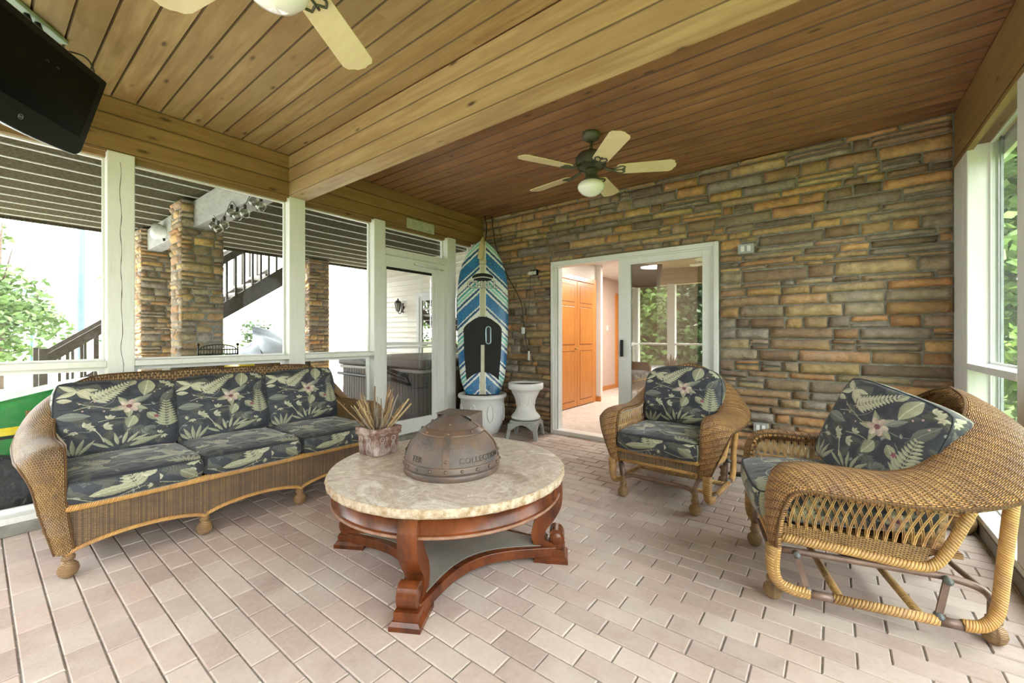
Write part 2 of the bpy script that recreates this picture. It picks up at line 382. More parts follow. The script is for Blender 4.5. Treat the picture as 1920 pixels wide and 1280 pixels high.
# ================================================================== FLOOR
mb = MB(); L_, W_ = .2, .1; g = .0026
k = 0; y = YB - .3
while y < YW + .02:
    x = XL - .02 - (0.1 if k % 2 else 0)
    while x < XR + .15:
        x0, x1 = max(x, XL - .1), min(x + L_, XR + .15)
        if x1 - x0 > .02:
            t = R.random(); base = (.57, .445, .39) if t < .45 else ((.60, .50, .44) if t < .8 else (.54, .42, .375))
            q = R.uniform(.88, 1.1); c = tuple(b * q for b in base); zt = R.uniform(-.0015, .0015)
            jx = R.uniform(-.0012, .0012)
            a0, a1, b0, b1 = x0 + g + jx, x1 - g + jx, y + g, y + W_ - g; bv = .0035
            mb.add([(a0, b0, -.02), (a1, b0, -.02), (a1, b1, -.02), (a0, b1, -.02), (a0, b0, -.004), (a1, b0, -.004), (a1, b1, -.004), (a0, b1, -.004),
                    (a0 + bv, b0 + bv, zt), (a1 - bv, b0 + bv, zt), (a1 - bv, b1 - bv, zt), (a0 + bv, b1 - bv, zt)],
                   [(0, 1, 5, 4), (1, 2, 6, 5), (2, 3, 7, 6), (3, 0, 4, 7), (4, 5, 9, 8), (5, 6, 10, 9), (6, 7, 11, 10), (7, 4, 8, 11), (8, 9, 10, 11)], c=c)
        x += L_
    y += W_; k += 1
mb.box(XL - .12, XR + .17, YB - .32, YW + .1, -.06, -.006, mi=1)
struct(mb.build('floor', [PAVER, SAND]))

# ================================================================== STONE
PAL = [(.50, .30, .13), (.58, .37, .15), (.38, .27, .17), (.20, .14, .095), (.42, .34, .24), (.33, .28, .24), (.54, .28, .12), (.47, .36, .19), (.27, .19, .135), (.40, .25, .15)]
def stones(mb, x0, x1, z0, z1, put, rows=(.055, .11), lens=(.15, .50), depth=(.02, .05), res=.03, gap=.008, seed=3, holes=(), cut=None, mul=1.0):
    rg = random.Random(seed); z = z0
    while z < z1 - .012:
        h = rg.uniform(*rows)
        if rg.random() < .2: h *= .6
        if cut and z < cut < z + h + .03: h = cut - z
        h = min(h, z1 - z)
        if z1 - (z + h) < .03: h = z1 - z
        spans = [(x0, x1)]
        for hx0, hx1, hz in holes:
            if z < hz - .01: spans = [(x0, hx0), (hx1, x1)]
        for sx0, sx1 in spans:
            x = sx0
            while x < sx1 - .005:
                l = rg.uniform(*lens) if rg.random() > .25 else rg.uniform(lens[0] * .6, lens[0] * 1.3)
                if sx1 - (x + l) < lens[0] * .5: l = sx1 - x
                subs = [(z, z + h)]
                if h > rows[1] * .72 and rg.random() < .22: m_ = z + h * rg.uniform(.4, .6); subs = [(z, m_), (m_, z + h)]
                for (a, b) in subs:
                    dp = rg.uniform(*depth); cc = rg.choice(PAL); q = rg.uniform(.75, 1.2) * mul; c1 = tuple(t * q for t in cc)
                    cc2 = rg.choice(PAL); c2 = tuple(t * q for t in cc2)
                    nx = max(2, int(l / res)); nzr = 3; V = []; F = []; CC = []; sd = rg.uniform(0, 99)
                    ja = [rg.uniform(-.009, .009) for _ in range(4)]
                    for i in range(nx + 1):
                        for j in range(nzr + 1):
                            u, w_ = i / nx, j / nzr
                            X = x + gap + (l - 2 * gap) * u + (ja[0] * (1 - u) + ja[1] * u) * (w_ - .5)
                            Z = a + gap * .8 + (b - a - 1.6 * gap) * w_ + (ja[2] * (1 - u) + ja[3] * u) * .6 + .004 * nz(X * 9, sd, 0) * (0 if 0 < j < nzr else 1)
                            eu = min(u, 1 - u) * l; ew = min(w_, 1 - w_) * (b - a)
                            e = min(1, min(eu / .02, ew / .014)) ** .6; D = dp * (.35 + .65 * e) + .009 * nz(X * 22, Z * 30, sd) * (.3 + e) + .006 * nz(X * 60, Z * 60, sd)
                            V.append(put(X, Z, D)); t = .5 + .8 * nz(X * 8, Z * 14, sd + 5); t = max(0, min(1, t)) * .6
                            CC.append(tuple(c1[m] * (1 - t) + c2[m] * t for m in range(3)))
                    for i in range(nx):
                        for j in range(nzr): F.append((i * (nzr + 1) + j, (i + 1) * (nzr + 1) + j, (i + 1) * (nzr + 1) + j + 1, i * (nzr + 1) + j + 1))
                    # skirt back to the mortar
                    ring = [i * (nzr + 1) for i in range(nx + 1)] + [nx * (nzr + 1) + j for j in range(1, nzr + 1)] + [i * (nzr + 1) + nzr for i in range(nx - 1, -1, -1)] + [j for j in range(nzr - 1, 0, -1)]
                    base = len(V)
                    for r_ in ring:
                        i, j = divmod(r_, nzr + 1); X = x + gap + (l - 2 * gap) * i / nx; Z = a + gap * .8 + (b - a - 1.6 * gap) * j / nzr
                        V.append(put(X, Z, -.005)); CC.append(tuple(t * .6 for t in c1))
                    m_ = len(ring)
                    for r_ in range(m_): F.append((ring[(r_ + 1) % m_], ring[r_], base + r_, base + (r_ + 1) % m_))
                    mb.add(V, F, c=CC, smooth=True)
                x += l
        z += h
mb = MB()
stones(mb, XL, XR, 0, ZC, lambda x, z, d: (x, YW - d + .02, z), holes=[(-2.70, -.84, 2.065)], cut=2.065, mul=1.22)
mb.box(XL - .1, -2.70, YW + .015, YW + .16, 0, ZC + .2, mi=1); mb.box(-.84, XR + .185, YW + .015, YW + .16, 0, ZC + .2, mi=1); mb.box(-2.70, -.84, YW + .015, YW + .16, 2.065, ZC + .2, mi=1)
struct(mb.build('wall_back', [STONE, MORTAR]))

# ================================================================== CEILING, HEADERS, BEAM
def boards(mb, x0, x1, y0, y1, z, wd, b=.008):
    # tongue and groove boards facing down, running along X
    y = y0
    while y < y1 - .005:
        y2 = min(y + wd, y1); x = x0
        while x < x1 - .01:
            xe = min(x1, x + R.uniform(2.0, 4.5)) if R.random() < .5 else x1
            if x1 - xe < .5: xe = x1
            c = (R.random(), R.random(), 0)
            mb.add([(x, y, z + .012), (xe, y, z + .014), (xe, y + b, z), (x, y + b, z), (x, y2 - b * .4, z), (xe, y2 - b * .4, z), (xe, y2, z + .012), (x, y2, z + .012)],
                   [(3, 4, 5, 2)], c=c)
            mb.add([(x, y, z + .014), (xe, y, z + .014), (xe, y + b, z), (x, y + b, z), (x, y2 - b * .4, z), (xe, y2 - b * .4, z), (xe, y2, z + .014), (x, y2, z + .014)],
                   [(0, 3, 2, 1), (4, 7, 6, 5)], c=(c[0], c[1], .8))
            x = xe
        y = y2
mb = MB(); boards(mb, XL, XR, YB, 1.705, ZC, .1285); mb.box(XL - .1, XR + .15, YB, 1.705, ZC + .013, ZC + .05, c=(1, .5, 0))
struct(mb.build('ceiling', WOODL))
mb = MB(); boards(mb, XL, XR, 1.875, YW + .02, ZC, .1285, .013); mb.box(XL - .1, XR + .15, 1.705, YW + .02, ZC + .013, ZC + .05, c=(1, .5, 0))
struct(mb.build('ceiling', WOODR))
mb = MB().box(XL - .45, XR + .6, YB - .6, YW + .1, ZC + .05, ZC + .3); struct(mb.build('roof', GREYBEAM))
def vboards(mb, plane, a0, a1, z0, z1, n, sgn, axis):
    h = (z1 - z0) / n
    for i in range(n):
        za, zb = z0 + i * h, z0 + (i + 1) * h; c = (R.random() * .7, R.random(), 0); b = .007; e = .013
        prof = [(za, -e), (za + b, 0), (zb - b, 0), (zb, -e)]
        V = []
        for zz, dd in prof:
            for a in (a0, a1): V.append((plane + sgn * dd, a, zz) if axis == 'Y' else (a, plane + sgn * dd, zz))
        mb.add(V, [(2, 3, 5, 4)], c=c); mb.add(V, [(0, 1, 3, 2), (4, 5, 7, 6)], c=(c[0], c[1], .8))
mb = MB()
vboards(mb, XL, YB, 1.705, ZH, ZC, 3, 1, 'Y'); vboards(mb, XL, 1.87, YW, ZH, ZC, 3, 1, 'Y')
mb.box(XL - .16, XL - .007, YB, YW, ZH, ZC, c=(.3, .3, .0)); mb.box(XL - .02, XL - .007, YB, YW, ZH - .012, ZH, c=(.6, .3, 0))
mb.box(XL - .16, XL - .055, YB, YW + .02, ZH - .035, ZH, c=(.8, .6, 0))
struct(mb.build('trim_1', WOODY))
mb = MB()
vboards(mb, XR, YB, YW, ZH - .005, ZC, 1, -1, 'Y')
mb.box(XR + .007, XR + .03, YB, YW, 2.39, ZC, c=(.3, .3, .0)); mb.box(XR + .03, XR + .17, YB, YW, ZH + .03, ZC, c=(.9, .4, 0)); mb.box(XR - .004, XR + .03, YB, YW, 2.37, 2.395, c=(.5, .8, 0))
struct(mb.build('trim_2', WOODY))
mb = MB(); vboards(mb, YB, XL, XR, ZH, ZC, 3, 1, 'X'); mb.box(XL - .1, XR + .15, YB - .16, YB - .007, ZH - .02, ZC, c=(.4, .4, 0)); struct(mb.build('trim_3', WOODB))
# the beam across the ceiling
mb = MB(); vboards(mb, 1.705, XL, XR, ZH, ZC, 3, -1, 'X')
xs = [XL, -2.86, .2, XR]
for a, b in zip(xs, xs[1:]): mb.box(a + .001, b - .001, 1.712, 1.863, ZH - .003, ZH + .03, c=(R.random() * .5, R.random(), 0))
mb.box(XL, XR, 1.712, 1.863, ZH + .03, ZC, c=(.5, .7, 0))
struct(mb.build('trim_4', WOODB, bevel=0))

# ================================================================== POSTS AND RAILS
def post(n, x0, x1, y0, y1, crack=False, z0=.1, z1=ZH):
    mb = MB().box(x0, x1, y0, y1, z0, z1)
    o = struct(mb.build('trim_%d' % n, WHITE, bevel=.006))
    if crack:
        V = []; F = []; pts = []
        for i in range(40):
            z = .9 + i * .037
            pts.append((x1 + .0007, (y0 + y1) / 2 + .004 * math.sin(i * .9) + .006 * nz(i * .3, 0, 0) + .008 * (1.6 - z), z, .0005 + .0022 * abs(nz(i * .7, 3, 1)) + .0006))
        m2 = MB()
        for a, b in zip(pts, pts[1:]):
            m2.add([(a[0], a[1] - a[3], a[2]), (a[0], a[1] + a[3], a[2]), (b[0], b[1] + b[3], b[2]), (b[0], b[1] - b[3], b[2])], [(0, 1, 2, 3)])
        m2.build('drying_crack', CORD, o)
PW = .14
post(5, XL - PW, XL, .54, .68, True); post(6, XL - PW, XL, 1.71, 1.85); post(7, XL - PW, XL, 2.57, 2.71); post(8, XL - PW, XL, 3.62, 3.765)
post(9, XL - PW, XL, 4.10, 4.25); post(10, XL - PW, XL, -1.6, -1.45)
post(11, XR, XR + PW, 3.93, 4.05, z1=2.4); post(12, XR, XR + PW, 2.86, 3.01, z1=2.4); post(13, XR, XR + PW, -1.6, -1.45); post(14, XR, XR + PW, .75, .89)
post(15, -3.12, -2.94, YB - .14, YB); post(16, -1.65, -1.5, YB - .14, YB)
mb = MB().box(XR, XR + PW + .04, 4.05, YW + .01, .1, 2.4); struct(mb.build('trim_17', WHITE))
# rails, sills
n = 18
for (a, b) in ((-1.45, .54), (.68, 1.71), (1.85, 2.57)):
    struct(MB().box(XL - PW, XL + .002, a, b, .965, 1.005).build('trim_%d' % n, WHITE, bevel=.004)); n += 1
for (a, b) in ((3.01, 3.93), (.89, 2.86), (-1.45, .75)):
    struct(MB().box(XR - .002, XR + PW, a, b, .955, .995).build('trim_%d' % n, WHITE, bevel=.004)); n += 1
for (a, b) in ((XL, -3.12), (-2.94, -1.65), (-1.5, XR)):
    struct(MB().box(a, b, YB - PW, YB + .002, .96, 1.0).build('trim_%d' % n, WHITE, bevel=.004)); n += 1
mb = MB().box(XL - .16, XL + .012, YB, 2.71, 0, .068); struct(mb.build('baseboard_left', TAUPE, bevel=.004))
mb = MB().box(XL - .16, XL + .004, YB, 2.71, .068, .105); struct(mb.build('trim_%d' % n, WHITE, bevel=.003)); n += 1
mb = MB().box(XL - .16, XL + .012, 3.62, YW, 0, .1); struct(mb.build('trim_%d' % n, TAUPE)); n += 1
mb = MB().box(XL - .16, XL + .02, 2.71, 3.62, 0, .05); struct(mb.build('trim_%d' % n, TAUPE)); n += 1
mb = MB().box(XR - .012, XR + .17, YB, YW, 0, .075); struct(mb.build('baseboard_right', TAUPE, bevel=.004))
mb = MB().box(XR - .004, XR + .17, YB, YW, .075, .11); struct(mb.build('trim_%d' % n, WHITE, bevel=.003)); n += 1
mb = MB().box(XL - .1, XR + .15, YB - .16, YB, 0, .1); struct(mb.build('baseboard_front', TAUPE)); 
# trim strip above the soffit, right wall
struct(MB().box(XR + .155, XR + .18, YB, YW, 2.30, 2.42).build('trim_%d' % (n), WHITE)); n += 1

struct(MB().box(XR + .14, XR + .152, 3.90, 3.93, .1, 2.42).build('trim_%d' % n, plain('grey_outer_trim', (.42, .46, .48), .6, c2=(.3, .33, .35), ns=20))); n += 1
# ---------------------------------------------------- windows of the left and right walls
wi = [1]
def win(axis, plane, a0, a1, z0, z1, fw=.022, th=.02, mat=None):
    w = sempty('window_%d' % wi[0]); wi[0] += 1
    def bx(mb, p0, p1, q0, q1, r0, r1):
        if axis == 'X': mb.box(p0, p1, q0, q1, r0, r1)
        else: mb.box(q0, q1, p0, p1, r0, r1)
    mb = MB(); p0, p1 = plane - th / 2, plane + th / 2
    bx(mb, p0, p1, a0, a0 + fw, z0, z1); bx(mb, p0, p1, a1 - fw, a1, z0, z1); bx(mb, p0, p1, a0 + fw, a1 - fw, z0, z0 + fw); bx(mb, p0, p1, a0 + fw, a1 - fw, z1 - fw, z1)
    mb.build('window_frame', VINYL, w)
    mb = MB(); bx(mb, plane - .002, plane + .002, a0 + fw, a1 - fw, z0 + fw, z1 - fw); mb.build('pane', mat or GLASS, w)
    return w
XP = XL - .10
for (a, b) in ((-1.45, .54), (.68, 1.71), (1.85, 2.57)):
    win('X', XP, a, b, 1.005, ZH - .035, .012); win('X', XP, a, b, .105, .965, .03)
win('X', XP, 2.71, 3.62, 2.13, ZH - .035, .014)
win('X', XP, 3.765, 4.10, 1.005, ZH - .035, .014); win('X', XP, 3.765, 4.10, .105, .965, .014)
struct(MB().box(XL - PW, XL, 3.765, 4.10, .965, 1.005).build('trim_%d' % n, WHITE)); n += 1
XQ = XR + .11
for (a, b) in ((3.01, 3.93), (.89, 2.86), (-1.45, .75)):
    win('X', XQ, a, b, .995, 2.40, .012, mat=SCREEN); win('X', XQ, a, b, .11, .955, .012, mat=SCREEN)

# ---------------------------------------------------- storm door (door_1)
struct(MB().box(XL - PW, XL, 2.71, 3.62, 2.06, 2.13).build('trim_%d' % n, WHITE, bevel=.003)); n += 1
d1 = sempty('door_1', (XL - .06, 2.71, 0))
mb = MB(); X0, X1 = -.035, .0
mb.box(X0, X1, 0, .91, 1.93, 2.06); mb.box(X0, X1, .73, .91, .05, 1.93); mb.box(X0, X1, 0, .06, .05, 1.93); mb.box(X0, X1, .06, .73, .05, .21)
mb.build('door_frame', WHITE, d1, bevel=.003)
mb = MB().box(X0 - .005, X1 + .012, .03, .70, 1.03, 1.055).box(X0 - .005, X1 + .006, .03, .70, 1.065, 1.10); mb.build('meeting_rail', VINYL, d1, bevel=.003)
MB().box(X1, X1 + .012, .70, .73, .2, 1.93).box(X1, X1 + .012, .775, .785, .2, 1.99).build('sash_track', VINYL, d1)
MB().box(X1 - .002, X1 + .004, .05, .70, 1.905, 1.935).build('black_top_seal', BLACK, d1)
MB().box(-.02, -.016, .06, .70, .21, 1.93).build('pane', SGLASS, d1)
mb = MB().tube([(.03, .42, 2.01), (.03, .76, 1.995)], .014, 12).tube([(.03, .76, 1.995), (.03, .86, 1.99)], .005, 8); mb.build('door_closer', VINYL, d1)
MB().tube([(.0, .86, 1.99), (.035, .86, 1.99)], .008, 8).build('closer_bracket', BRASS, d1)

# ---------------------------------------------------- sliding door in the stone wall (door_2)
d2 = sempty('door_2', (-2.69, YW, 0)); WD, HD = 1.845, 2.06
mb = MB()
mb.box(0, .035, -.03, .12, 0, HD).box(WD - .04, WD, -.03, .12, 0, HD).box(.035, WD - .04, -.03, .12, HD - .045, HD).box(.035, WD - .04, -.03, .12, 0, .05)
mb.box(.035, .055, .0, .12, .05, HD - .045).box(.065, .075, .03, .12, .05, HD - .045)
mb.box(WD - .06, WD - .04, -.015, .12, .05, HD - .045).box(.035, WD - .06, -.015, .1, HD - .06, HD - .045)
mb.build('door_frame', VINYL, d2, bevel=.004)
pn = MB(); a, b = .85, WD - .06
pn.box(a, a + .135, .0, .045, .05, HD - .06).box(b - .085, b, .0, .045, .05, HD - .06).box(a + .135, b - .085, .0, .045, HD - .125, HD - .06).box(a + .135, b - .085, .0, .045, .05, .17)
pl = pn.build('sliding_panel', VINYL, d2, bevel=.003)
MB().box(a + .135, b - .085, .018, .026, .17, HD - .125).build('pane', DGLASS, pl)
hd = MB().box(a + .03, a + .058, -.03, 0, .95, 1.13).box(a + .038, a + .05, -.05, -.03, .97, 1.11); hd.build('door_handle', BLACK, d2, bevel=.004)
bl = MB()
for i in range(10): bl.box(b - .16 + i * .012, b - .152 + i * .012, .13, .17, .1, HD - .08)
bl.build('vertical_blinds', VINYL, d2)

# ---------------------------------------------------- the hall beyond the door
struct(MB().box(-3.95, .7, YW + .15, 10.2, -.02, .025).build('floor', CARPET))
struct(MB().box(-3.95, .7, YW + .16, 10.2, 2.42, 2.5).build('ceiling', CREAM))
struct(MB().box(-3.42, -3.30, YW + .16, 6.72, .02, 2.42).box(-3.95, -3.22, 6.72, 6.80, .02, 2.42).box(-3.95, -3.42, 6.1, 6.72, .02, 2.42).build('wall_hall_left', CREAM))
struct(MB().box(-3.95, -3.83, 6.8, 10.2, .02, 2.42).build('wall_hall_far_left', PEACH))
struct(MB().box(-3.83, .7, 10.1, 10.2, .02, 2.42).box(.6, .7, YW + .16, 10.1, .02, 2.42).box(-2.2, .6, 6.6, 6.7, .02, 2.42).build('wall_hall_end', PEACH))
struct(MB().box(-3.95, -2.70, YW + .16, YW + .17, 0, 2.42).box(-.84, .7, YW + .16, YW + .17, 0, 2.42).build('wall_hall_front', CREAM))
struct(MB().box(-3.83, -3.80, 6.8, 8.72, .025, .11).box(-3.30, -3.29, 6.62, 6.72, .025, .11).box(-3.30, -3.21, 6.70, 6.72, .025, .11).build('baseboard_hall', OAK))
d3 = sempty('door_3', (-3.30, 5.36, .02))
mb = MB().box(-.0, .02, -.09, 0, 0, 2.13).box(0, .02, 1.22, 1.31, 0, 2.13).box(0, .02, 0, 1.22, 2.05, 2.13); mb.build('door_frame', OAK, d3, bevel=.004)
for i in range(2):
    y0 = .01 + i * .605; y1 = y0 + .595; M_ = Matrix.Rotation(math.radians(0), 4, 'Z')
    mb = MB().box(.004, .03, y0, y1, .02, 2.04)
    lf = mb.build('door_leaf', OAK, d3, bevel=.003)
    for (z0, z1) in ((.12, .90), (1.02, 1.62), (1.70, 1.96)):
        MB().box(.028, .034, y0 + .09, y1 - .09, z0, z1).build('raised_panel', OAK, lf, bevel=.005)
    MB().box(.0295, .0305, y0 + .075, y1 - .075, .105, .915).box(.0295, .0305, y0 + .075, y1 - .075, 1.005, 1.635).box(.0295, .0305, y0 + .075, y1 - .075, 1.685, 1.975).build('groove_shade_strip', plain('oak_groove_shade', (.30, .11, .03), .4), lf)  # flat dark strips round the panels, groove shade painted as colour
MB().lathe([(0, 0), (.008, 0), (.008, .02), (.018, .03), (.016, .042), (0, .046)], 14, M=Matrix.Translation((.03, .53, .95)) @ Matrix.Rotation(PI / 2, 4, 'Y')).build('knob', BRASS, d3)
struct(MB().box(-3.83, -3.79, 8.72, 8.82, .02, 2.12).box(-3.83, -3.79, 9.6, 9.7, .02, 2.12).box(-3.83, -3.79, 8.82, 9.6, 2.04, 2.12).build('trim_%d' % n, OAK)); n += 1
d4 = struct(MB().box(-3.83, -3.80, 8.82, 9.6, .02, 2.04).build('door_4', OAK))
sw = MB().box(-3.83, -3.822, 8.28, 8.36, 1.28, 1.40).build('light_switch', VINYL); tag(sw, 'white light switch plate on the peach hall wall', 'switch')
for (x_, y_, e) in ((-2.5, 7.4, 20), (-2.4, 5.3, 9)):  # unseen fill lights, added to brighten the hall
    pl_ = bpy.data.lights.new('hall_fill', 'AREA'); pl_.shape = 'DISK'; pl_.size = .5; pl_.energy = e; pl_.color = (1, .93, .84)
    lo_ = bpy.data.objects.new('hall_fill', pl_); COL.objects.link(lo_); lo_.location = (x_, y_, 2.40)

# ================================================================== WICKER SHELL
def shell(root, a, sofa=False):
    """wrap-around woven roll: inner and outer edge lines, half path from the right foot to the middle of the back"""
    zf = .12 if sofa else .255
    tp = .03 if sofa else .0
    I = [(a - .015, -.375, zf), (a - .005, -.385, .34), (a, -.385, .46), (a, -.375, .555), (a, -.335, .612), (a, -.25, .628), (a + .003, -.1, .622),
         (a + .003, .04, .626), (a - .005, .15, .675), (a - .03, .235, .775), (a - .085, .30, .86), (a - .17, .34, .915)]
    O = [(a + .05, -.36, zf), (a + .085, -.365, .34), (a + .135, -.355, .46), (a + .165, -.325, .54), (a + .178, -.27, .562), (a + .18, -.2, .558), (a + .178, -.05, .552),
         (a + .176, .10, .552), (a + .17, .24, .572), (a + .135, .37, .61), (a + .04, .48, .66), (a - .10, .545, .71)]
    if sofa:
        I[0] = (a - .03, -.375, zf); O[0] = (a + .035, -.36, zf)
        k = [(a * f, .36, .928) for f in (.6, .3)] + [(0, .36, .93)]; ko = [(a * f, .50, .78) for f in (.62, .3)] + [(0, .50, .785)]
        O = [(x - (.028 if 1 < i < 10 else 0), y, z + (.04 if i > 8 else 0)) for i, (x, y, z) in enumerate(O)]
    else:
        k = [(0, .355, .945)]; ko = [(0, .565, .735)]
    I += k; O += ko
    ci = crom(I, 9); cz = crom(O, 9)
    mir = lambda L: [np.array((-p[0], p[1], p[2])) for p in L[:-1]] + [p for p in reversed(L)]
    ci, cz = mir(ci), mir(cz); N = len(ci); mid = [(p + q) / 2 for p, q in zip(ci, cz)]
    Ls = [0.]
    for i in range(1, N): Ls.append(Ls[-1] + float(np.linalg.norm(mid[i] - mid[i - 1])))
    m = 18; V = []; UV = []; F = []
    for i in range(N):
        T = mid[min(i + 1, N - 1)] - mid[max(i - 1, 0)]; T /= np.linalg.norm(T); Wd = cz[i] - ci[i]; wl = np.linalg.norm(Wd)
        n_ = np.cross(T, Wd / wl); n_ /= np.linalg.norm(n_)
        if n_[2] < -.2 or (abs(n_[2]) <= .2 and n_[1] > 0): n_ = -n_
        if i < 30 or i > N - 31:
            n_ = n_ if n_[1] < 0 or n_[2] > .2 else -n_
        bul = min(.038, wl * .24)
        for j in range(m + 1):
            t = j / m; s_ = math.sin(PI * t) ** .7
            P = ci[i] * (1 - t) + cz[i] * t + n_ * bul * s_; V.append(P); UV.append((Ls[i], t * wl * 1.15 + 5))
        for j in range(m + 1):
            t = 1 - j / m; s_ = math.sin(PI * t) ** .7
            P = ci[i] * (1 - t) + cz[i] * t + n_ * (bul * s_ - .018 - .004 * math.sin(PI * t)); V.append(P); UV.append((Ls[i], t * wl * 1.15 + 5))
    q = 2 * (m + 1)
    for i in range(N - 1):
        for j in range(q):
            l = (j + 1) % q; F.append((i * q + j, i * q + l, (i + 1) * q + l, (i + 1) * q + j))
    F.append(tuple(range(q))); F.append(tuple(reversed([(N - 1) * q + j for j in range(q)])))
    # UV: swap so weft dashes run along the roll
    mb = MB().add(V, F, UV, None, True)
    wm = WICKS if sofa else WICK
    mb.build('rolled_rim', wm, root)
    # binding along inner edge
    MB().tube([tuple(p) for p in ci], .006, 8).build('inner_edge_binding', WICK, root)
    MB().tube([tuple(p) for p in cz], .006, 8).build('outer_edge_binding', WICK, root)
    # back panel, woven, from rim to seat
    i0 = next(i for i in range(N) if mid[i][1] > .13); i1 = N - 1 - i0
    zb = .33
    def back(u, v):
        i = i0 + u * (i1 - i0); k_ = int(min(i, N - 2)); f = i - k_; p = ci[k_] * (1 - f) + ci[k_ + 1] * f
        b_ = np.array((p[0] * (.97 if sofa else .93), min(p[1], .33) * .82, zb)); t = v
        r_ = p * (1 - t) + b_ * t; return tuple(r_)
    Lb = Ls[i1] - Ls[i0]
    MB().grid(back, 90, 14, uvf=lambda u, v: (v * .6, u * Lb)).build('back_panel', m_wicker('back_weave', (.42, .25, .09), (.28, .15, .055), (.18, .10, .055), pitch=.02, row=.011, depth=.005) if sofa else WICK, root)
    return ci, cz, mid

def ball_foot(mb, x, y, zt, r=.036):
    r *= 1.08; mb.lathe([(.0, 0), (r * .45, .002), (r * .82, r * .4), (r, r * .95), (r * .88, r * 1.45), (r * .58, r * 1.8), (r * .40, r * 1.92), (r * .40, r * 2.05), (r * .62, r * 2.12), (r * .64, r * 2.5), (r * .50, r * 2.6), (r * .48, max(zt, r * 2.7))], 20, x, y)
WBALL = m_wrap('woven_ball', (.42, .25, .11), (.30, .18, .08), (.2, .13, .08), pitch=.0055, bd=.004)

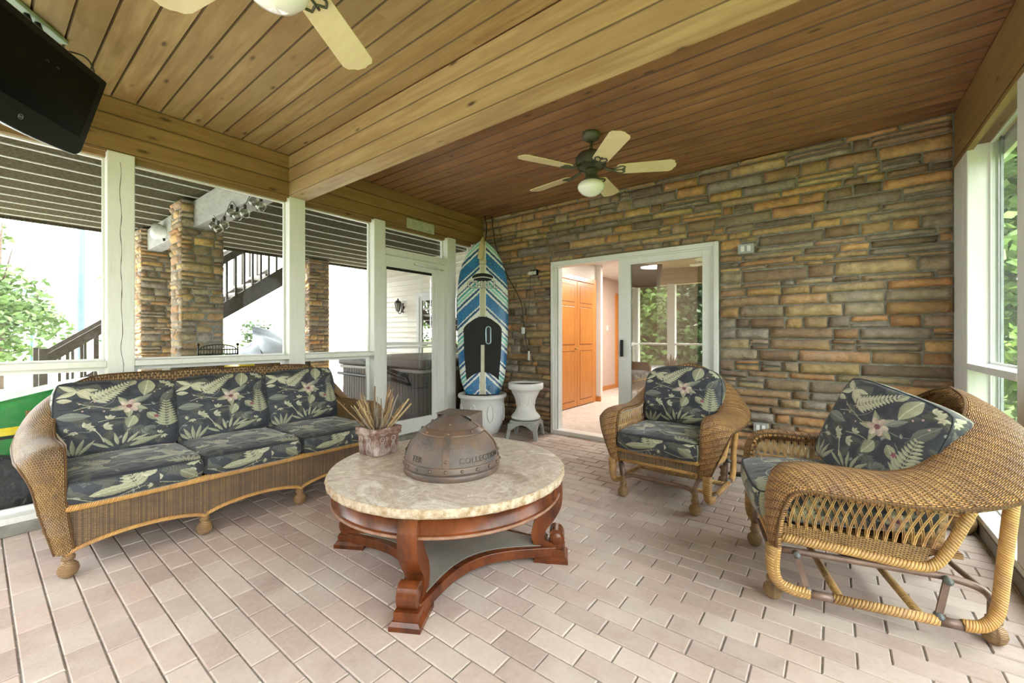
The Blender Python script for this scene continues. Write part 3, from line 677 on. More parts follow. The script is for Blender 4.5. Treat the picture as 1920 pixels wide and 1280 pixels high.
def make_glider(name, label):
    t = thing(name, label, 'armchair')
    a = .29
    shell(t, a)
    # seat deck and front rail
    MB().tube([(-a, -.375, .345), (a, -.375, .345)], .017, 10).build('front_seat_rail', WRAP, t)
    MB().tube([(-a, -.37, .27), (a, -.37, .27)], .011, 10).build('lower_front_rail', WRAP, t)
    MB().box(-a, a, -.372, -.362, .27, .335).build('front_apron', WICKV, t)
    MB().box(-a, a, -.36, .26, .315, .335).build('seat_deck', WICK, t)
    for s in (-1, 1):
        u = s * (a + .012)
        # woven lower side band
        g_ = MB().grid(lambda x, z: (u, -.36 + x * (.50 + .02 * z), .29 + .075 * z - .02 * x), 20, 3, uvf=lambda x, z: (x * .5, z * .075))
        g_.build('woven_side_band', m_wicker('side_band_weave', (.52, .31, .11), (.36, .19, .07), (.22, .12, .06), pitch=.011, row=.0045), t)
        # frame tube of the side: front leg, lower rail, rear upright
        MB().tube(crom([(u, -.355, .30), (u, -.1, .285), (u, .10, .268), (u, .17, .285), (u + s * .008, .215, .37), (u + s * .03, .275, .555)], 6), .019, 12).build('arm_side_rail', WRAPR, t)
        # open lattice
        L = MB(); nS = 18
        def edge_t(v): return .575 if True else 0
        for k in range(nS):
            for d_ in (1, -1):
                for off in (-.003, .003):
                    v0 = -.335 + .50 * k / (nS - 1) + off; vt = v0 * 1.12 + .02 + d_ * .062
                    vt = max(-.345, min(.25, vt)); P = []
                    for j in range(8):
                        q = j / 7; ss = q * q * (3 - 2 * q)
                        vv = v0 * (1 - q) + (v0 * 1.12 + .02) * q + d_ * (.031 * math.sin((q - .5) * PI) + .031)
                        vv = min(.17 + .085 * q, max(-.36, vv))
                        P.append((u + s * (.004 * d_ + .012 * q), vv, .35 + .235 * q))
                    L.tube(P, .0021, 5, cap=False)
        L.build('open_lattice', STRAND, t)
        MB().tube([(u - s * .004, -.355, .50), (u - s * .002, -.1, .498), (u, .225, .485)], .0035, 6).build('twined_strand', STRAND, t)
        # side loop down to the glide rail
        uu = s * (a + .038)
        MB().tube(crom([(uu, -.37, .27), (uu, -.372, .17), (uu, -.35, .115), (uu, -.30, .093), (uu, -.24, .09)], 6), [.03 - .008 * min(1, i / 12) for i in range(25)], 14).build('front_leg', WRAPR, t)
        MB().tube([(uu, -.16, .09), (uu, .17, .085)], .019, 12).build('bottom_rail', WRAPR, t)
        MB().tube(crom([(uu, .24, .085), (uu, .30, .10), (uu, .335, .16), (uu, .35, .30), (uu + s * .03, .36, .60)], 7), .021, 14).build('rear_upright', WRAP, t)
        MB().tube([(uu, -.245, .09), (uu, -.155, .09)], .0175, 10).build('metal_sleeve', GLIDER, t); MB().tube([(uu, .165, .085), (uu, .245, .085)], .0175, 10).build('metal_sleeve', GLIDER, t)
        # glide base side
        ub = s * .25; u2 = s * .292
        MB().tube(crom([(ub, -.36, .13), (ub, -.357, .18), (s * .268, -.34, .225), (u2, -.30, .243), (u2, -.1, .243), (u2, .1, .243), (u2, .22, .24), (s * .285, .31, .215), (s * .262, .36, .16), (ub, .365, .12)], 5), .0135, 10).build('glide_tube', GLIDER, t)
        for v_ in (-.36, .365):
            m_ = MB(); ball_foot(m_, ub, v_, .15); m_.build('ball_foot', WBALL, t)
        for (v1, z1, v2, z2) in ((-.285, .243, -.245, .10), (.20, .241, .175, .10)):
            uk = s * .318; d = Vector((0, v2 - v1, z2 - z1)).normalized(); nn = Vector((0, d.z, -d.y)) * .011
            V = []
            for x_ in (uk - .004, uk + .004):
                for q in (Vector((x_, v1, z1)), Vector((x_, v2, z2))): V += [q - nn, q + nn]
            lk = MB().add(V, [(0, 2, 3, 1), (4, 5, 7, 6), (0, 1, 5, 4), (2, 6, 7, 3), (0, 4, 6, 2), (1, 3, 7, 5)]).build('glide_link', GLIDER, t)
            for (vv, zz) in ((v1, z1), (v2, z2)):
                z_ = MB(); z_.lathe([(0, 0), (.0135, 0), (.0135, .026), (.007, .027), (.007, .034), (0, .034)], 14, M=Matrix.Translation((uk - .009 if s > 0 else uk - .022, vv, zz)) @ Matrix.Rotation(PI / 2, 4, 'Y'))
                z_.build('pivot_cap', ZINC, lk)
    for v_, z_ in ((-.36, .135), (.365, .125)):
        MB().tube(crom([(-.245, v_, z_), (-.19, v_ + .012, z_ + .028), (0, v_ + .012, z_ + .03), (.19, v_ + .012, z_ + .028), (.245, v_, z_)], 5), .012, 10).build('base_cross_tube', GLIDER, t)
    for v_ in (-.13, .12):
        MB().tube([(-(a + .02), v_, .088), (a + .02, v_, .088)], .016, 10).build('cross_stretcher', WRAPR, t)
    # black webbing slung below the seat
    mb = MB()
    for k in range(7):
        x0 = -.24 + k * .07
        mb.grid(lambda p, q: (x0 + .05 * q, -.24 + .44 * p, .30 - .075 * math.sin(PI * p) - .02 * math.sin(PI * (x0 + .24) / .48)), 12, 1)
    for k in range(4):
        y0 = -.16 + k * .09
        mb.grid(lambda p, q: (-.25 + .5 * p, y0 + .05 * q, .293 - .07 * math.sin(PI * (y0 + .24) / .44) - .022 * math.sin(PI * p)), 12, 1)
    mb.build('seat_webbing', BLACKWEB, t)
    return t

def make_sofa(name, label):
    t = thing(name, label, 'sofa'); a = .84
    ci, cz, mid = shell(t, a, True)
    MB().tube([(-a, -.375, .335), (a, -.375, .335)], .019, 12).build('front_seat_rail', WRAP, t)
    def bot(u):
        k = (u + a) / (2 * a) * 3; f = k - math.floor(k) if k < 3 else 1.0
        return .112 + .05 * math.sin(PI * min(max(f, 0), 1)) ** .6
    MB().grid(lambda p, q: (-a + 2 * a * p, -.37, bot(-a + 2 * a * p) * (1 - q) + .335 * q), 90, 6, uvf=lambda p, q: (2 * a * p, .3 * q)).build('front_skirt', WICKV, t)
    MB().tube([(-a + 2 * a * i / 90, -.374, bot(-a + 2 * a * i / 90)) for i in range(91)], .011, 8).build('skirt_binding', WRAP, t)
    MB().box(-a, a, -.36, .28, .29, .32).build('seat_deck', WICK, t)
    for s in (-1, 1):
        for nm, fn in (('arm_inner_panel', lambda p, q: (s * (a - .004), -.37 + .62 * p, .30 + (.345 + .0 * p) * q)),
                       ('arm_outer_panel', lambda p, q: (s * (a + .015 + .07 * q + .02 * math.sin(PI * q)), -.35 + (.68 + .1 * q) * p - .0, .13 + .43 * q))):
            MB().grid(fn, 20, 10, uvf=lambda p, q: (p * .65, q * .4)).build(nm, WICKS, t)
    # outer back
    MB().grid(lambda p, q: ((a + .05) * (2 * p - 1) * (1 + .04 * q), .33 + .14 * q, .13 + .60 * q), 30, 10, uvf=lambda p, q: (q * .6, p * 1.8)).build('outer_back_panel', WICKS, t)
    for k in range(4):
        u = -a + .01 + (2 * a - .02) * k / 3
        for v_ in (-.36, .33):
            m_ = MB(); ball_foot(m_, u, v_, .13, .038); m_.build('ball_foot', WBALL, t)
    return t

# ================================================================== PRINTED CUSHIONS
def print_img(seed, n=300, kind='back'):
    rg = np.random.RandomState(seed); img = np.empty((n, n, 3)); yy, xx = np.mgrid[0:n, 0:n] / (n - 1.0)
    # xx right, yy up
    base = np.array((.026, .031, .044)); img[:] = base
    blotch = sum(np.sin(xx * f + p) * np.sin(yy * g_ + q) for f, g_, p, q in rg.uniform(3, 14, (4, 4))) * .25
    img += (blotch[..., None] > .1) * np.array((.012, .013, .015))
    CG, CP, CD = np.array((.37, .375, .26)), np.array((.55, .54, .40)), np.array((.12, .13, .115))
    def leaf(x, y, ang, L, W, c, vein=True, alpha=1.0, oval=False):
        ca, sa = math.cos(ang), math.sin(ang); dx, dy = xx - x, yy - y
        u = (dx * ca + dy * sa) / L; v = -dx * sa + dy * ca
        wd = W * np.sin(PI * np.clip(u, 0, 1) ** .8) ** .9
        if oval: wd = W * np.sqrt(np.clip(1 - (2 * u - 1) ** 2, 0, 1))
        ins = (u > 0) & (u < 1) & (abs(v) < wd)
        sh = .62 + .5 * (v / (W + 1e-6) * .5 + .5) ; col = c[None, None] * sh[..., None]
        if vein:
            col = col * (1 - .35 * (np.abs(np.sin((u * 1.0 - abs(v) / L * 1.2) * 34)) < .25))[..., None]
            col = np.where((abs(v) < W * .07)[..., None], c * 1.35, col)
        img[ins] = img[ins] * (1 - alpha) + col[ins] * alpha
    def line(pts, wd, c):
        P = crom(pts, 14)
        for a_, b_ in zip(P, P[1:]):
            d = b_ - a_; L2 = max(d @ d, 1e-9); t = np.clip(((xx - a_[0]) * d[0] + (yy - a_[1]) * d[1]) / L2, 0, 1)
            img[((xx - a_[0] - t * d[0]) ** 2 + (yy - a_[1] - t * d[1]) ** 2) < wd * wd] = c
    def fern(x, y, ang, L, W, c, k=13, bend=0.0):
        pts = []; px, py, aa = x, y, ang
        for i in range(k):
            pts.append((px, py, aa)); px += math.cos(aa) * L / k; py += math.sin(aa) * L / k; aa += bend / k
        line([(p[0], p[1]) for p in pts], .003, c)
        for i, (qx, qy, qa) in enumerate(pts[1:]):
            l = W * (1 - i / k) ** .75 + .012
            for s_ in (1, -1): leaf(qx, qy, qa + s_ * 1.05, l, l * .13 + .004, c, False)
    def flower(x, y, r):
        for i in range(5): leaf(x, y, i * 2 * PI / 5 + .9, r * 1.75, r * .36, CG)
        for i in range(6): leaf(x, y, i * 2 * PI / 6 + .2, r * 1.02, r * .30, np.array((.60, .46, .41)) if i % 2 else np.array((.66, .56, .46)), False, 1.0, True)
        img[((xx - x) ** 2 + (yy - y) ** 2) < (r * .27) ** 2] = (.20, .07, .09)
    def trio(x, y, a_, l):
        for d in (-.8, 0, .8): leaf(x, y, a_ + d, l, l * .26, CP, False)
    for _ in range(26): leaf(rg.rand(), rg.rand(), rg.rand() * 7, .12 + .1 * rg.rand(), .03 + .02 * rg.rand(), CD * .62)
    for _ in range(5): fern(rg.rand(), rg.rand(), rg.rand() * 7, .26, .07, CD * .9, 10)
    for _ in range(22): trio(rg.rand(), rg.rand(), rg.rand() * 7, .035 + .02 * rg.rand()) if rg.rand() < .35 else leaf(rg.rand(), rg.rand(), rg.rand() * 7, .05, .012, CD * 2.2, False)
    for _ in range(4):
        x_, y_, a_ = rg.rand(), rg.rand(), rg.rand() * 6; line([(x_ + .09 * k * math.cos(a_ + .35 * k), y_ + .07 * k * math.sin(a_ + .35 * k)) for k in range(5)], .0022, CD * 2)
    if kind == 'back':
        leaf(.02, .52, -.05, .24, .055, CD * 1.7); leaf(.84, .62, 1.1, .25, .05, CD * 1.1)
        line([(.14, .60), (.27, .64), (.38, .60), (.5, .58)], .004, CG); line([(.16, .70), (.22, .66), (.27, .64)], .003, CG)
        line([(.32, .42), (.45, .45), (.55, .44), (.62, .40)], .004, CG); line([(.36, .15), (.33, .24), (.29, .32)], .004, CP)
        fern(.26, .70, .62, .42, .10, CP, 13, .15); fern(.885, .26, 1.57, .42, .115, CG * 1.15, 11)
        leaf(.73, .99, -1.75, .24, .075, CG * 1.1); leaf(.62, .99, -2.1, .1, .03, CG)
        for a_ in (.1, -.5, 2.5, 3.6, 5.4): leaf(.16, .85, a_, .16, .030, CP)
        leaf(.02, .74, -.1, .11, .03, CP, False)
        for (x, y) in ((.25, .62), (.29, .70), (.20, .58), (.36, .56), (.18, .68), (.78, .80), (.83, .84), (.90, .78)):
            img[((xx - x) ** 2 + (yy - y) ** 2) < .009 ** 2] = (.52, .36, .34)
        flower(.56, .61, .095)
        leaf(.60, .47, -1.9, .17, .055, CG * 1.1); leaf(.71, .50, -.85, .16, .045, CG); leaf(.62, .66, .7, .18, .03, CD * 2)
        trio(.22, .36, .9, .075); trio(.36, .34, .3, .075); trio(.40, .45, 1.4, .06)
        for i in range(7): leaf(.40 + .035 * i, .07 + .01 * i, 2.6 - .42 * i, .17, .017, CG * 1.1, False)
        for i in range(5): leaf(.10 + .02 * i, .02, 2.3 - .33 * i, .20, .018, CG, False)
        leaf(.56, .06, .38, .30, .032, CG * .9)
        for i in range(6): leaf(.70, .30 - .02 * i, -.4 + .5 * i, .09, .02, CD * 1.6, False)
        for i in range(5):
            a_ = i * 1.256; leaf(.79, .44, a_, .028, .009, np.array((.30, .08, .12)), False)
        trio(.93, .92, 2.8, .06); trio(.86, .93, 1.2, .06)
    else:
        leaf(.42, .52, .22, .36, .075, CG * 1.05); leaf(.60, .80, -.2, .30, .05, CG * .9); leaf(.05, .80, .5, .22, .05, CD * 1.6)
        fern(.32, .30, 2.1, .30, .09, CP, 9); fern(.86, .18, 1.9, .34, .10, CG * 1.2, 10); fern(.18, .70, .2, .34, .08, CG, 10)
        leaf(.15, .28, -.7, .2, .05, CG * .8); leaf(.55, .20, .1, .34, .045, CG * 1.1)
        flower(.86, .76, .06); trio(.08, .35, 1.2, .09); trio(.95, .30, 2.0, .09); trio(.70, .42, .6, .07); trio(.28, .9, 1, .08)
        line([(.0, .2), (.2, .15), (.42, .22), (.62, .12), (.9, .2)], .004, CG)
        for i in range(8): leaf(.78 + .02 * i, .02, 2.3 - .25 * i, .13, .016, CG, False)
        for (x, y) in ((.12, .5), (.16, .55), (.5, .9), (.46, .86), (.75, .62), (.9, .5)): img[((xx - x) ** 2 + (yy - y) ** 2) < .011 ** 2] = (.55, .42, .38)
    return img
def cushion(w_, h_, th, img, nx=300, ny=280, rc=.16, crown=.035, seed=1, flat=False, arch=0.0):
    """sewn box cushion standing in its own XZ plane, face towards -Y, bottom edge at z=0"""
    n = img.shape[0]
    V = []; Cc = []; F = []; UVs = []
    def rim(x, y):
        # square to rounded rectangle
        ax, ay = abs(x), abs(y); m_ = max(ax, ay)
        k = 1 - rc * (min(ax, ay) ** 4) * m_
        return x * k, y * k
    for side in (-1, 1):
        nxx, nyy = (nx, ny) if side < 0 else (24, 24); b0 = len(V)
        for i in range(nxx + 1):
            for j in range(nyy + 1):
                x, y = 2 * i / nxx - 1, 2 * j / nyy - 1; rx, ry = rim(x, y)
                e = (1 - abs(x) ** 6) * (1 - abs(y) ** 6); e2 = max(0, (1 - x * x)) ** .5 * max(0, (1 - y * y)) ** .5
                d = th / 2 * (.82 + .18 * e ** .5) + crown * e2
                if side < 0: d += .006 * nz(rx * 2.4, ry * 2.4, seed) + .003 * nz(rx * 8, ry * 8, seed + 3) * e + .0035 * nz(rx * 3, ry * 16, seed + 9) * (1 - e2)
                V.append((rx * w_ / 2, side * d, (ry + 1) / 2 * h_ + arch * (1 - rx * rx) * (ry + 1) / 2)); UVs.append((i / nxx, j / nyy))
                if side < 0 or True:
                    pc = img[min(n - 1, int((ry + 1) / 2 * (n - 1))), min(n - 1, int((rx + 1) / 2 * (n - 1)))]; Cc.append(tuple(pc))
        for i in range(nxx):
            for j in range(nyy):
                q = (b0 + i * (nyy + 1) + j, b0 + (i + 1) * (nyy + 1) + j, b0 + (i + 1) * (nyy + 1) + j + 1, b0 + i * (nyy + 1) + j + 1)
                F.append(q if side < 0 else q[::-1])
    # boxing band with the print running over it
    K = 1100; b0 = len(V); per = []
    for k in range(K):
        s_ = k / K * 4; e = int(s_); f = (s_ - e) * 2 - 1
        x, y = [(f, -1), (1, f), (-f, 1), (-1, -f)][e]; per.append(rim(x, y))
    M2 = 34
    for k in range(K):
        rx, ry = per[k]
        for j in range(M2 + 1):
            t = j / M2 * 2 - 1; bl_ = 1 + .035 * (1 - t * t)
            V.append((rx * w_ / 2 * bl_, t * th / 2 * .82, (ry * bl_ + 1) / 2 * h_ + arch * (1 - rx * rx) * (ry + 1) / 2)); UVs.append((k / K, j / M2))
            iy = (ry + 1) / 2; ix = (rx + 1) / 2; m_ = (j / M2) * th / h_
            if abs(ry) >= abs(rx): iy = (1 - m_ * .9) if ry > 0 else .35 - m_ * 1.1; ix = (ix * .97 + .4) % 1
            else: ix = (ix - m_) if rx > 0 else (ix + m_)
            Cc.append(tuple(img[int(np.clip(iy, 0, 1) * (n - 1)), int(np.clip(ix, 0, 1) * (n - 1))] * .95))
    for k in range(K):
        l = (k + 1) % K
        for j in range(M2): F.append((b0 + k * (M2 + 1) + j, b0 + k * (M2 + 1) + j + 1, b0 + l * (M2 + 1) + j + 1, b0 + l * (M2 + 1) + j))
    pipe = [(rx * w_ / 2 * 1.006, -th / 2 * .83, (ry * 1.006 + 1) / 2 * h_ + arch * (1 - rx * rx) * (ry + 1) / 2) for rx, ry in per]
    return (V, F, UVs, Cc), pipe
def cushion_thing(name, label, data, group=None):
    (V, F, U, Cc), pipe = data
    o = MB().add(V, F, U, Cc, True).build(name, FABRIC); tag(o, label, 'cushion', group)
    MB().tube(pipe, .0035, 6, closed=True).build('piping', PIPING, o)
    return o
def place(o, x, y, z, M3, parent_rz=0, base=(0, 0, 0)):
    # M3: local rotation; base/rz: the seat it rests in
    W_ = Matrix.Translation(base) @ Matrix.Rotation(parent_rz, 4, 'Z') @ Matrix.Translation((x, y, z)) @ M3
    o.matrix_world = W_
RX = lambda d: Matrix.Rotation(math.radians(d), 4, 'X')
RY = lambda d: Matrix.Rotation(math.radians(d), 4, 'Y')
RZ = lambda d: Matrix.Rotation(math.radians(d), 4, 'Z')

IMB = print_img(5, 440, 'back'); IMS = print_img(8, 440, 'seat')
# ---- sofa along the left wall (local +y points at the wall)
SB = (-3.30, 1.11, 0); SR = PI / 2
sofa = make_sofa('wicker_sofa', 'long brown wicker sofa with curved back standing along the screened window wall')
sofa.location = SB; sofa.rotation_euler = (0, 0, SR)
bd = cushion(.565, .44, .13, IMB, crown=.03, seed=2, rc=.08)
sd = cushion(.565, .66, .125, IMS, crown=.02, seed=5, rc=.07)
# local x of sofa = world +Y
for k, (u, lb) in enumerate(((-.565, 'floral back cushion at the end of the sofa nearest the green tractor'), (0, 'floral back cushion in the middle of the wicker sofa'), (.565, 'floral back cushion at the end of the sofa behind the twig pot'))):
    if k == 0: b_ = cushion_thing('back_cushion', lb, bd, 'back cushions on the wicker sofa'); b0 = b_
    else: b_ = dup(b0); b_['label'] = lb
    place(b_, u, .165, .455, RX(-17) @ RY((2.2, -1, -1.5)[k]), SR, SB)
for k, (u, lb) in enumerate(((-.565, 'floral seat cushion of the sofa beside the wide woven arm'), (0, 'floral seat cushion in the middle of the wicker sofa'), (.565, 'floral seat cushion of the sofa nearest the marble coffee table'))):
    if k == 0: b_ = cushion_thing('seat_cushion', lb, sd, 'seat cushions on the wicker sofa'); s0 = b_
    else: b_ = dup(s0); b_['label'] = lb
    place(b_, u, -.41, .405, RX(-90) @ Matrix.Identity(4), SR, SB)

# ---- two glider armchairs
cbd = cushion(.58, .44, .15, IMB, crown=.04, seed=12, rc=.14, arch=.03)
csd = cushion(.575, .64, .135, IMS, crown=.02, seed=15, rc=.07)
g1 = make_glider('glider_armchair', 'honey wicker glider armchair in front of the sliding glass door')
C1 = (-.945, 3.25, 0); R1 = math.radians(-2.5); g1.location = C1; g1.rotation_euler = (0, 0, R1)
g2 = dup(g1); g2['label'] = 'honey wicker glider armchair seen side-on beside the right window wall, nearest the camera'
C2 = (.07, 2.52, 0); R2 = math.atan2(.262, .965) - PI / 2; R2 = R2; g2.location = C2
# local -y (front) must point to (-.965,-.262)
R2 = math.atan2(-.262, -.965) + PI / 2; g2.rotation_euler = (0, 0, R2)
for g_ in (g1, g2): g_['group'] = 'wicker glider armchairs'
c1b = cushion_thing('back_cushion', 'floral back cushion in the wicker chair by the glass door', cbd, 'back cushions in the glider armchairs')
place(c1b, 0, .13, .46, RX(-16), R1, C1)
c1s = cushion_thing('seat_cushion', 'floral seat cushion in the wicker chair by the glass door', csd, 'seat cushions in the glider armchairs')
place(c1s, 0, -.415, .415, RX(-90), R1, C1)
c2b = cushion_thing('back_cushion', 'big floral back cushion leaning askew in the side-on wicker chair', cushion(.55, .45, .15, IMB, crown=.03, seed=22, rc=.09), 'back cushions in the glider armchairs')
place(c2b, -.01, .045, .485, RZ(24) @ RX(-19) @ RY(12), R2, C2)
c2s = dup(c1s); c2s['label'] = 'floral seat cushion in the side-on wicker chair, front edge hanging past the arm'
place(c2s, 0, -.43, .42, RX(-90) @ RX(3), R2, C2)

# ================================================================== COFFEE TABLE
TC = (-1.656, 1.589, 0)
tb = thing('coffee_table', 'round marble-topped coffee table on cherry wood scroll legs', 'table', TC)
RT = .62
mb = MB(); SG = 160
prof = [(0, .478), (.3, .478), (RT - .006, .478)]
mb.lathe([(0, .478), (.2, .478), (.45, .478), (RT - .008, .478)], SG * 2, mi=0, cap=False)
V = []; F = []; rows = [(.478, -.008), (.474, -.001), (.462, .0), (.45, .002), (.44, -.002), (.436, -.012)]
for i, (z, dr) in enumerate(rows):
    for k in range(SG * 2):
        a_ = PI * k / SG; rr = RT + dr + (.006 * nz(math.cos(a_) * 18, math.sin(a_) * 18, z * 60) if 0 < i < 5 else 0)
        V.append((rr * math.cos(a_), rr * math.sin(a_), z))
for i in range(5):
    for k in range(SG * 2):
        l = (k + 1) % (SG * 2); F.append((i * SG * 2 + k, (i + 1) * SG * 2 + k, (i + 1) * SG * 2 + l, i * SG * 2 + l))
F.append(tuple(reversed([5 * SG * 2 + k for k in range(SG * 2)])))
mb.add(V, F, smooth=True, mi=1); mb.build('marble_top', [MARBLE, MARBLE_EDGE], tb)
mb = MB()
prf = [(RT - .035, .436), (RT - .035, .365), (RT - .028, .362), (RT - .022, .356), (RT - .022, .348), (RT - .028, .343), (RT - .04, .340), (RT - .06, .340), (RT - .06, .436), (RT - .035, .436)]
mb.lathe(prf, 96); ap = mb.build('apron', CHERRY, tb)
MB().lathe([(RT - .022, .359), (RT - .0195, .356), (RT - .0195, .350), (RT - .022, .347)], 96).build('bead', CHERRYW, tb)
LA = [math.radians(x) for x in (-60, 30, 120, 210)]
def offset_strip(P, W2):
    out = []; n_ = len(P)
    for i in range(n_):
        d = np.array(P[min(i + 1, n_ - 1)]) - np.array(P[max(i - 1, 0)]); d = d / np.linalg.norm(d); nn = np.array((-d[1], d[0])); w2 = W2[i] if isinstance(W2, list) else W2
        out.append((np.array(P[i]) + nn * w2, np.array(P[i]) - nn * w2))
    return [tuple(a_) for a_, b_ in out] + [tuple(b_) for a_, b_ in reversed(out)]
def extr(mb, poly, w0, w1, M, mi=0):
    # poly in (r,z), extruded across
    n_ = len(poly); V = [(p[0], w0, p[1]) for p in poly] + [(p[0], w1, p[1]) for p in poly]
    F = [tuple(range(n_)), tuple(reversed(range(n_, 2 * n_)))] + [((i + 1) % n_, i, n_ + i, n_ + (i + 1) % n_) for i in range(n_)]
    mb.add(V, F, M=M, mi=mi)
for a_ in LA:
    M_ = Matrix.Rotation(a_, 4, 'Z')
    cen = [tuple(p) for p in crom([(.560, .436), (.572, .37), (.568, .30), (.535, .235), (.497, .18), (.485, .125), (.505, .085), (.545, .072), (.585, .088), (.600, .115), (.592, .142), (.570, .150), (.556, .138)], 6)]
    n_ = len(cen); W2 = []
    for i in range(n_):
        t = i / (n_ - 1); W2.append(.040 - .004 * t if t < .25 else (.039 - .012 * (t - .25) / .35 if t < .6 else .027 - .012 * (t - .6) / .4))
    mb = MB(); extr(mb, offset_strip(cen, W2), -.042, .042, M_)
    lg = mb.build('scroll_leg', CHERRY, tb, bevel=.004)
    # scroll roll at the toe
    MB().lathe([(0, -.044), (.030, -.044), (.032, -.040), (.032, .040), (.030, .044), (0, .044)], 20, M=M_ @ Matrix.Translation((.578, 0, .120)) @ Matrix.Rotation(PI / 2, 4, 'X')).build('toe_roll', CHERRY, lg)
    mb = MB(); mb.box(.47, .625, -.052, .052, .030, .068, M=M_); mb.build('plinth', CHERRY, lg, bevel=.004)
    mb = MB(); mb.box(.468, .640, -.066, .066, .0, .020, M=M_)
    V = [(.468, -.066, .02), (.640, -.066, .02), (.640, .066, .02), (.468, .066, .02), (.468, -.054, .034), (.630, -.054, .034), (.630, .054, .034), (.468, .054, .034)]
    mb.add(V, [(0, 1, 5, 4), (1, 2, 6, 5), (2, 3, 7, 6), (3, 0, 4, 7), (4, 5, 6, 7)], M=M_); mb.build('foot_block', CHERRY, lg)
# concave-sided lower shelf
def shelf_poly(r0, bow, half, inset=0):
    P = []
    for q in range(4):
        a0, a1 = LA[q], LA[(q + 1) % 4] + (2 * PI if q == 3 else 0)
        p0 = Vector((r0 * math.cos(a0) - half * math.sin(a0), r0 * math.sin(a0) + half * math.cos(a0)))
        p1 = Vector((r0 * math.cos(a1) + half * math.sin(a1), r0 * math.sin(a1) - half * math.cos(a1)))
        m_ = (a0 + a1) / 2; mid_ = Vector((math.cos(m_), math.sin(m_)))
        for i in range(25):
            t = i / 24; b_ = bow * math.sin(PI * t) ** 1.1; P.append(tuple((p0 * (1 - t) + p1 * t) - mid_ * b_))
    return P
MB().prism(shelf_poly(.58, .155, .045), .030, .078).build('stretcher_frame', CHERRY, tb, bevel=.003)
MB().prism(shelf_poly(.545, .16, .03), .0785, .082).build('lower_shelf', SHELF, tb)

# ---- bronze helmet shaped dome
DC = (-1.59, 1.545, .478)
dm = thing('metal_dome', 'bronze helmet-shaped dome with riveted bands and raised lettering on the marble table', 'dome', DC)
RB = .247
def drad(z):  # radius at height
    P = [(0, RB), (.03, RB), (.035, RB - .004), (.075, RB - .008), (.12, RB - .022), (.17, RB - .055), (.21, .145), (.225, .125), (.25, .085), (.275, .035), (.285, 0)]
    for (a_, ra), (b_, rb) in zip(P, P[1:]):
        if a_ <= z <= b_: return ra + (rb - ra) * (z - a_) / (b_ - a_)
    return 0
pf = crom([(RB, .032), (RB - .004, .06), (RB - .012, .10), (RB - .035, .15), (RB - .075, .195), (.130, .225), (.10, .245), (.055, .272), (.02, .284), (0, .286)], 5)
MB().lathe([(max(p[0], 0), p[1]) for p in pf], 96).build('dome_shell', BRONZE, dm)
MB().lathe([(RB - .02, 0), (RB - .002, 0), (RB + .002, .006), (RB + .002, .024), (RB - .002, .032), (RB - .02, .034)], 96).build('base_ring', BRONZES, dm)
def band(z0, z1, off): 
    pr = [(np.interp(z, [p[1] for p in pf], [p[0] for p in pf]) + off, z) for z in np.linspace(z0, z1, 6)]
    return [(pr[0][0] - off, z0)] + pr + [(pr[-1][0] - off, z1)]
MB().lathe(band(.036, .068, .004), 96).build('lower_band', BRONZES, dm)
MB().lathe(band(.198, .222, .004), 96).build('upper_band', BRONZES, dm)
prz = [p[1] for p in pf]; prr = [max(p[0], 0) for p in pf]
a_c = math.atan2(-.78, .62)   # side facing the camera
for q in range(4):
    ac = a_c + q * PI / 2
    mb = MB(); mb.grid(lambda p, s_: ((np.interp(.066 + .216 * p, prz, prr) + .005) * math.cos(ac + (s_ - .5) * .030 / max(.03, float(np.interp(.066 + .216 * p, prz, prr)))),
                                      (np.interp(.066 + .216 * p, prz, prr) + .005) * math.sin(ac + (s_ - .5) * .030 / max(.03, float(np.interp(.066 + .216 * p, prz, prr)))), .066 + .216 * p), 20, 2)
    mb.build('rib_strap', BRONZES, dm)
rv = [(a_c + k * PI / 10, .052) for k in range(20)] + [(a_c + k * PI / 4, .21) for k in range(8)] + [(a_c + k * PI / 2, .098) for k in range(4)] + [(a_c + k * PI / 2, .245) for k in range(4)]
for (aa, z) in rv:
    r_ = float(np.interp(z, prz, prr)) + .004; tl = math.atan2(np.interp(z - .005, prz, prr) - np.interp(z + .005, prz, prr), .01)
    Mx = Matrix.Translation((r_ * math.cos(aa), r_ * math.sin(aa), z)) @ Matrix.Rotation(aa, 4, 'Z') @ Matrix.Rotation(PI / 2 - tl, 4, 'Y')
    MB().lathe([(.0085, 0), (.0078, .004), (.005, .007), (0, .008)], 12, M=Mx).build('rivet', BRONZES, dm)
def dome_text(body, ang, z, size, nm):
    v, f = text_verts(body, size, .0015, 1.12, 0.0); V = []
    for (x, y, e) in v:
        zz = z + y * .93; r_ = float(np.interp(zz, prz, prr)) + .0025 + e * .8; an = ang + x / (RB - .01); V.append((r_ * math.cos(an), r_ * math.sin(an), zz))
    MB().add(V, f).build(nm, DARKMETAL, dm)
dome_text('COLLECTION', a_c + .80, .086, .038, 'lettering'); dome_text('TER', a_c - .68, .086, .038, 'lettering')
# open duct mouth behind the crown
Mx = Matrix.Rotation(math.atan2(.8, -.25), 4, 'Z')
mb = MB().box(.02, .155, -.10, .10, .20, .206, M=Mx).box(.02, .155, -.105, -.098, .16, .275, M=Mx).box(.02, .155, .098, .105, .16, .275, M=Mx).box(.01, .155, -.105, .105, .272, .279, M=Mx)
mb.build('rear_mouth', BRONZE, dm, bevel=.002)

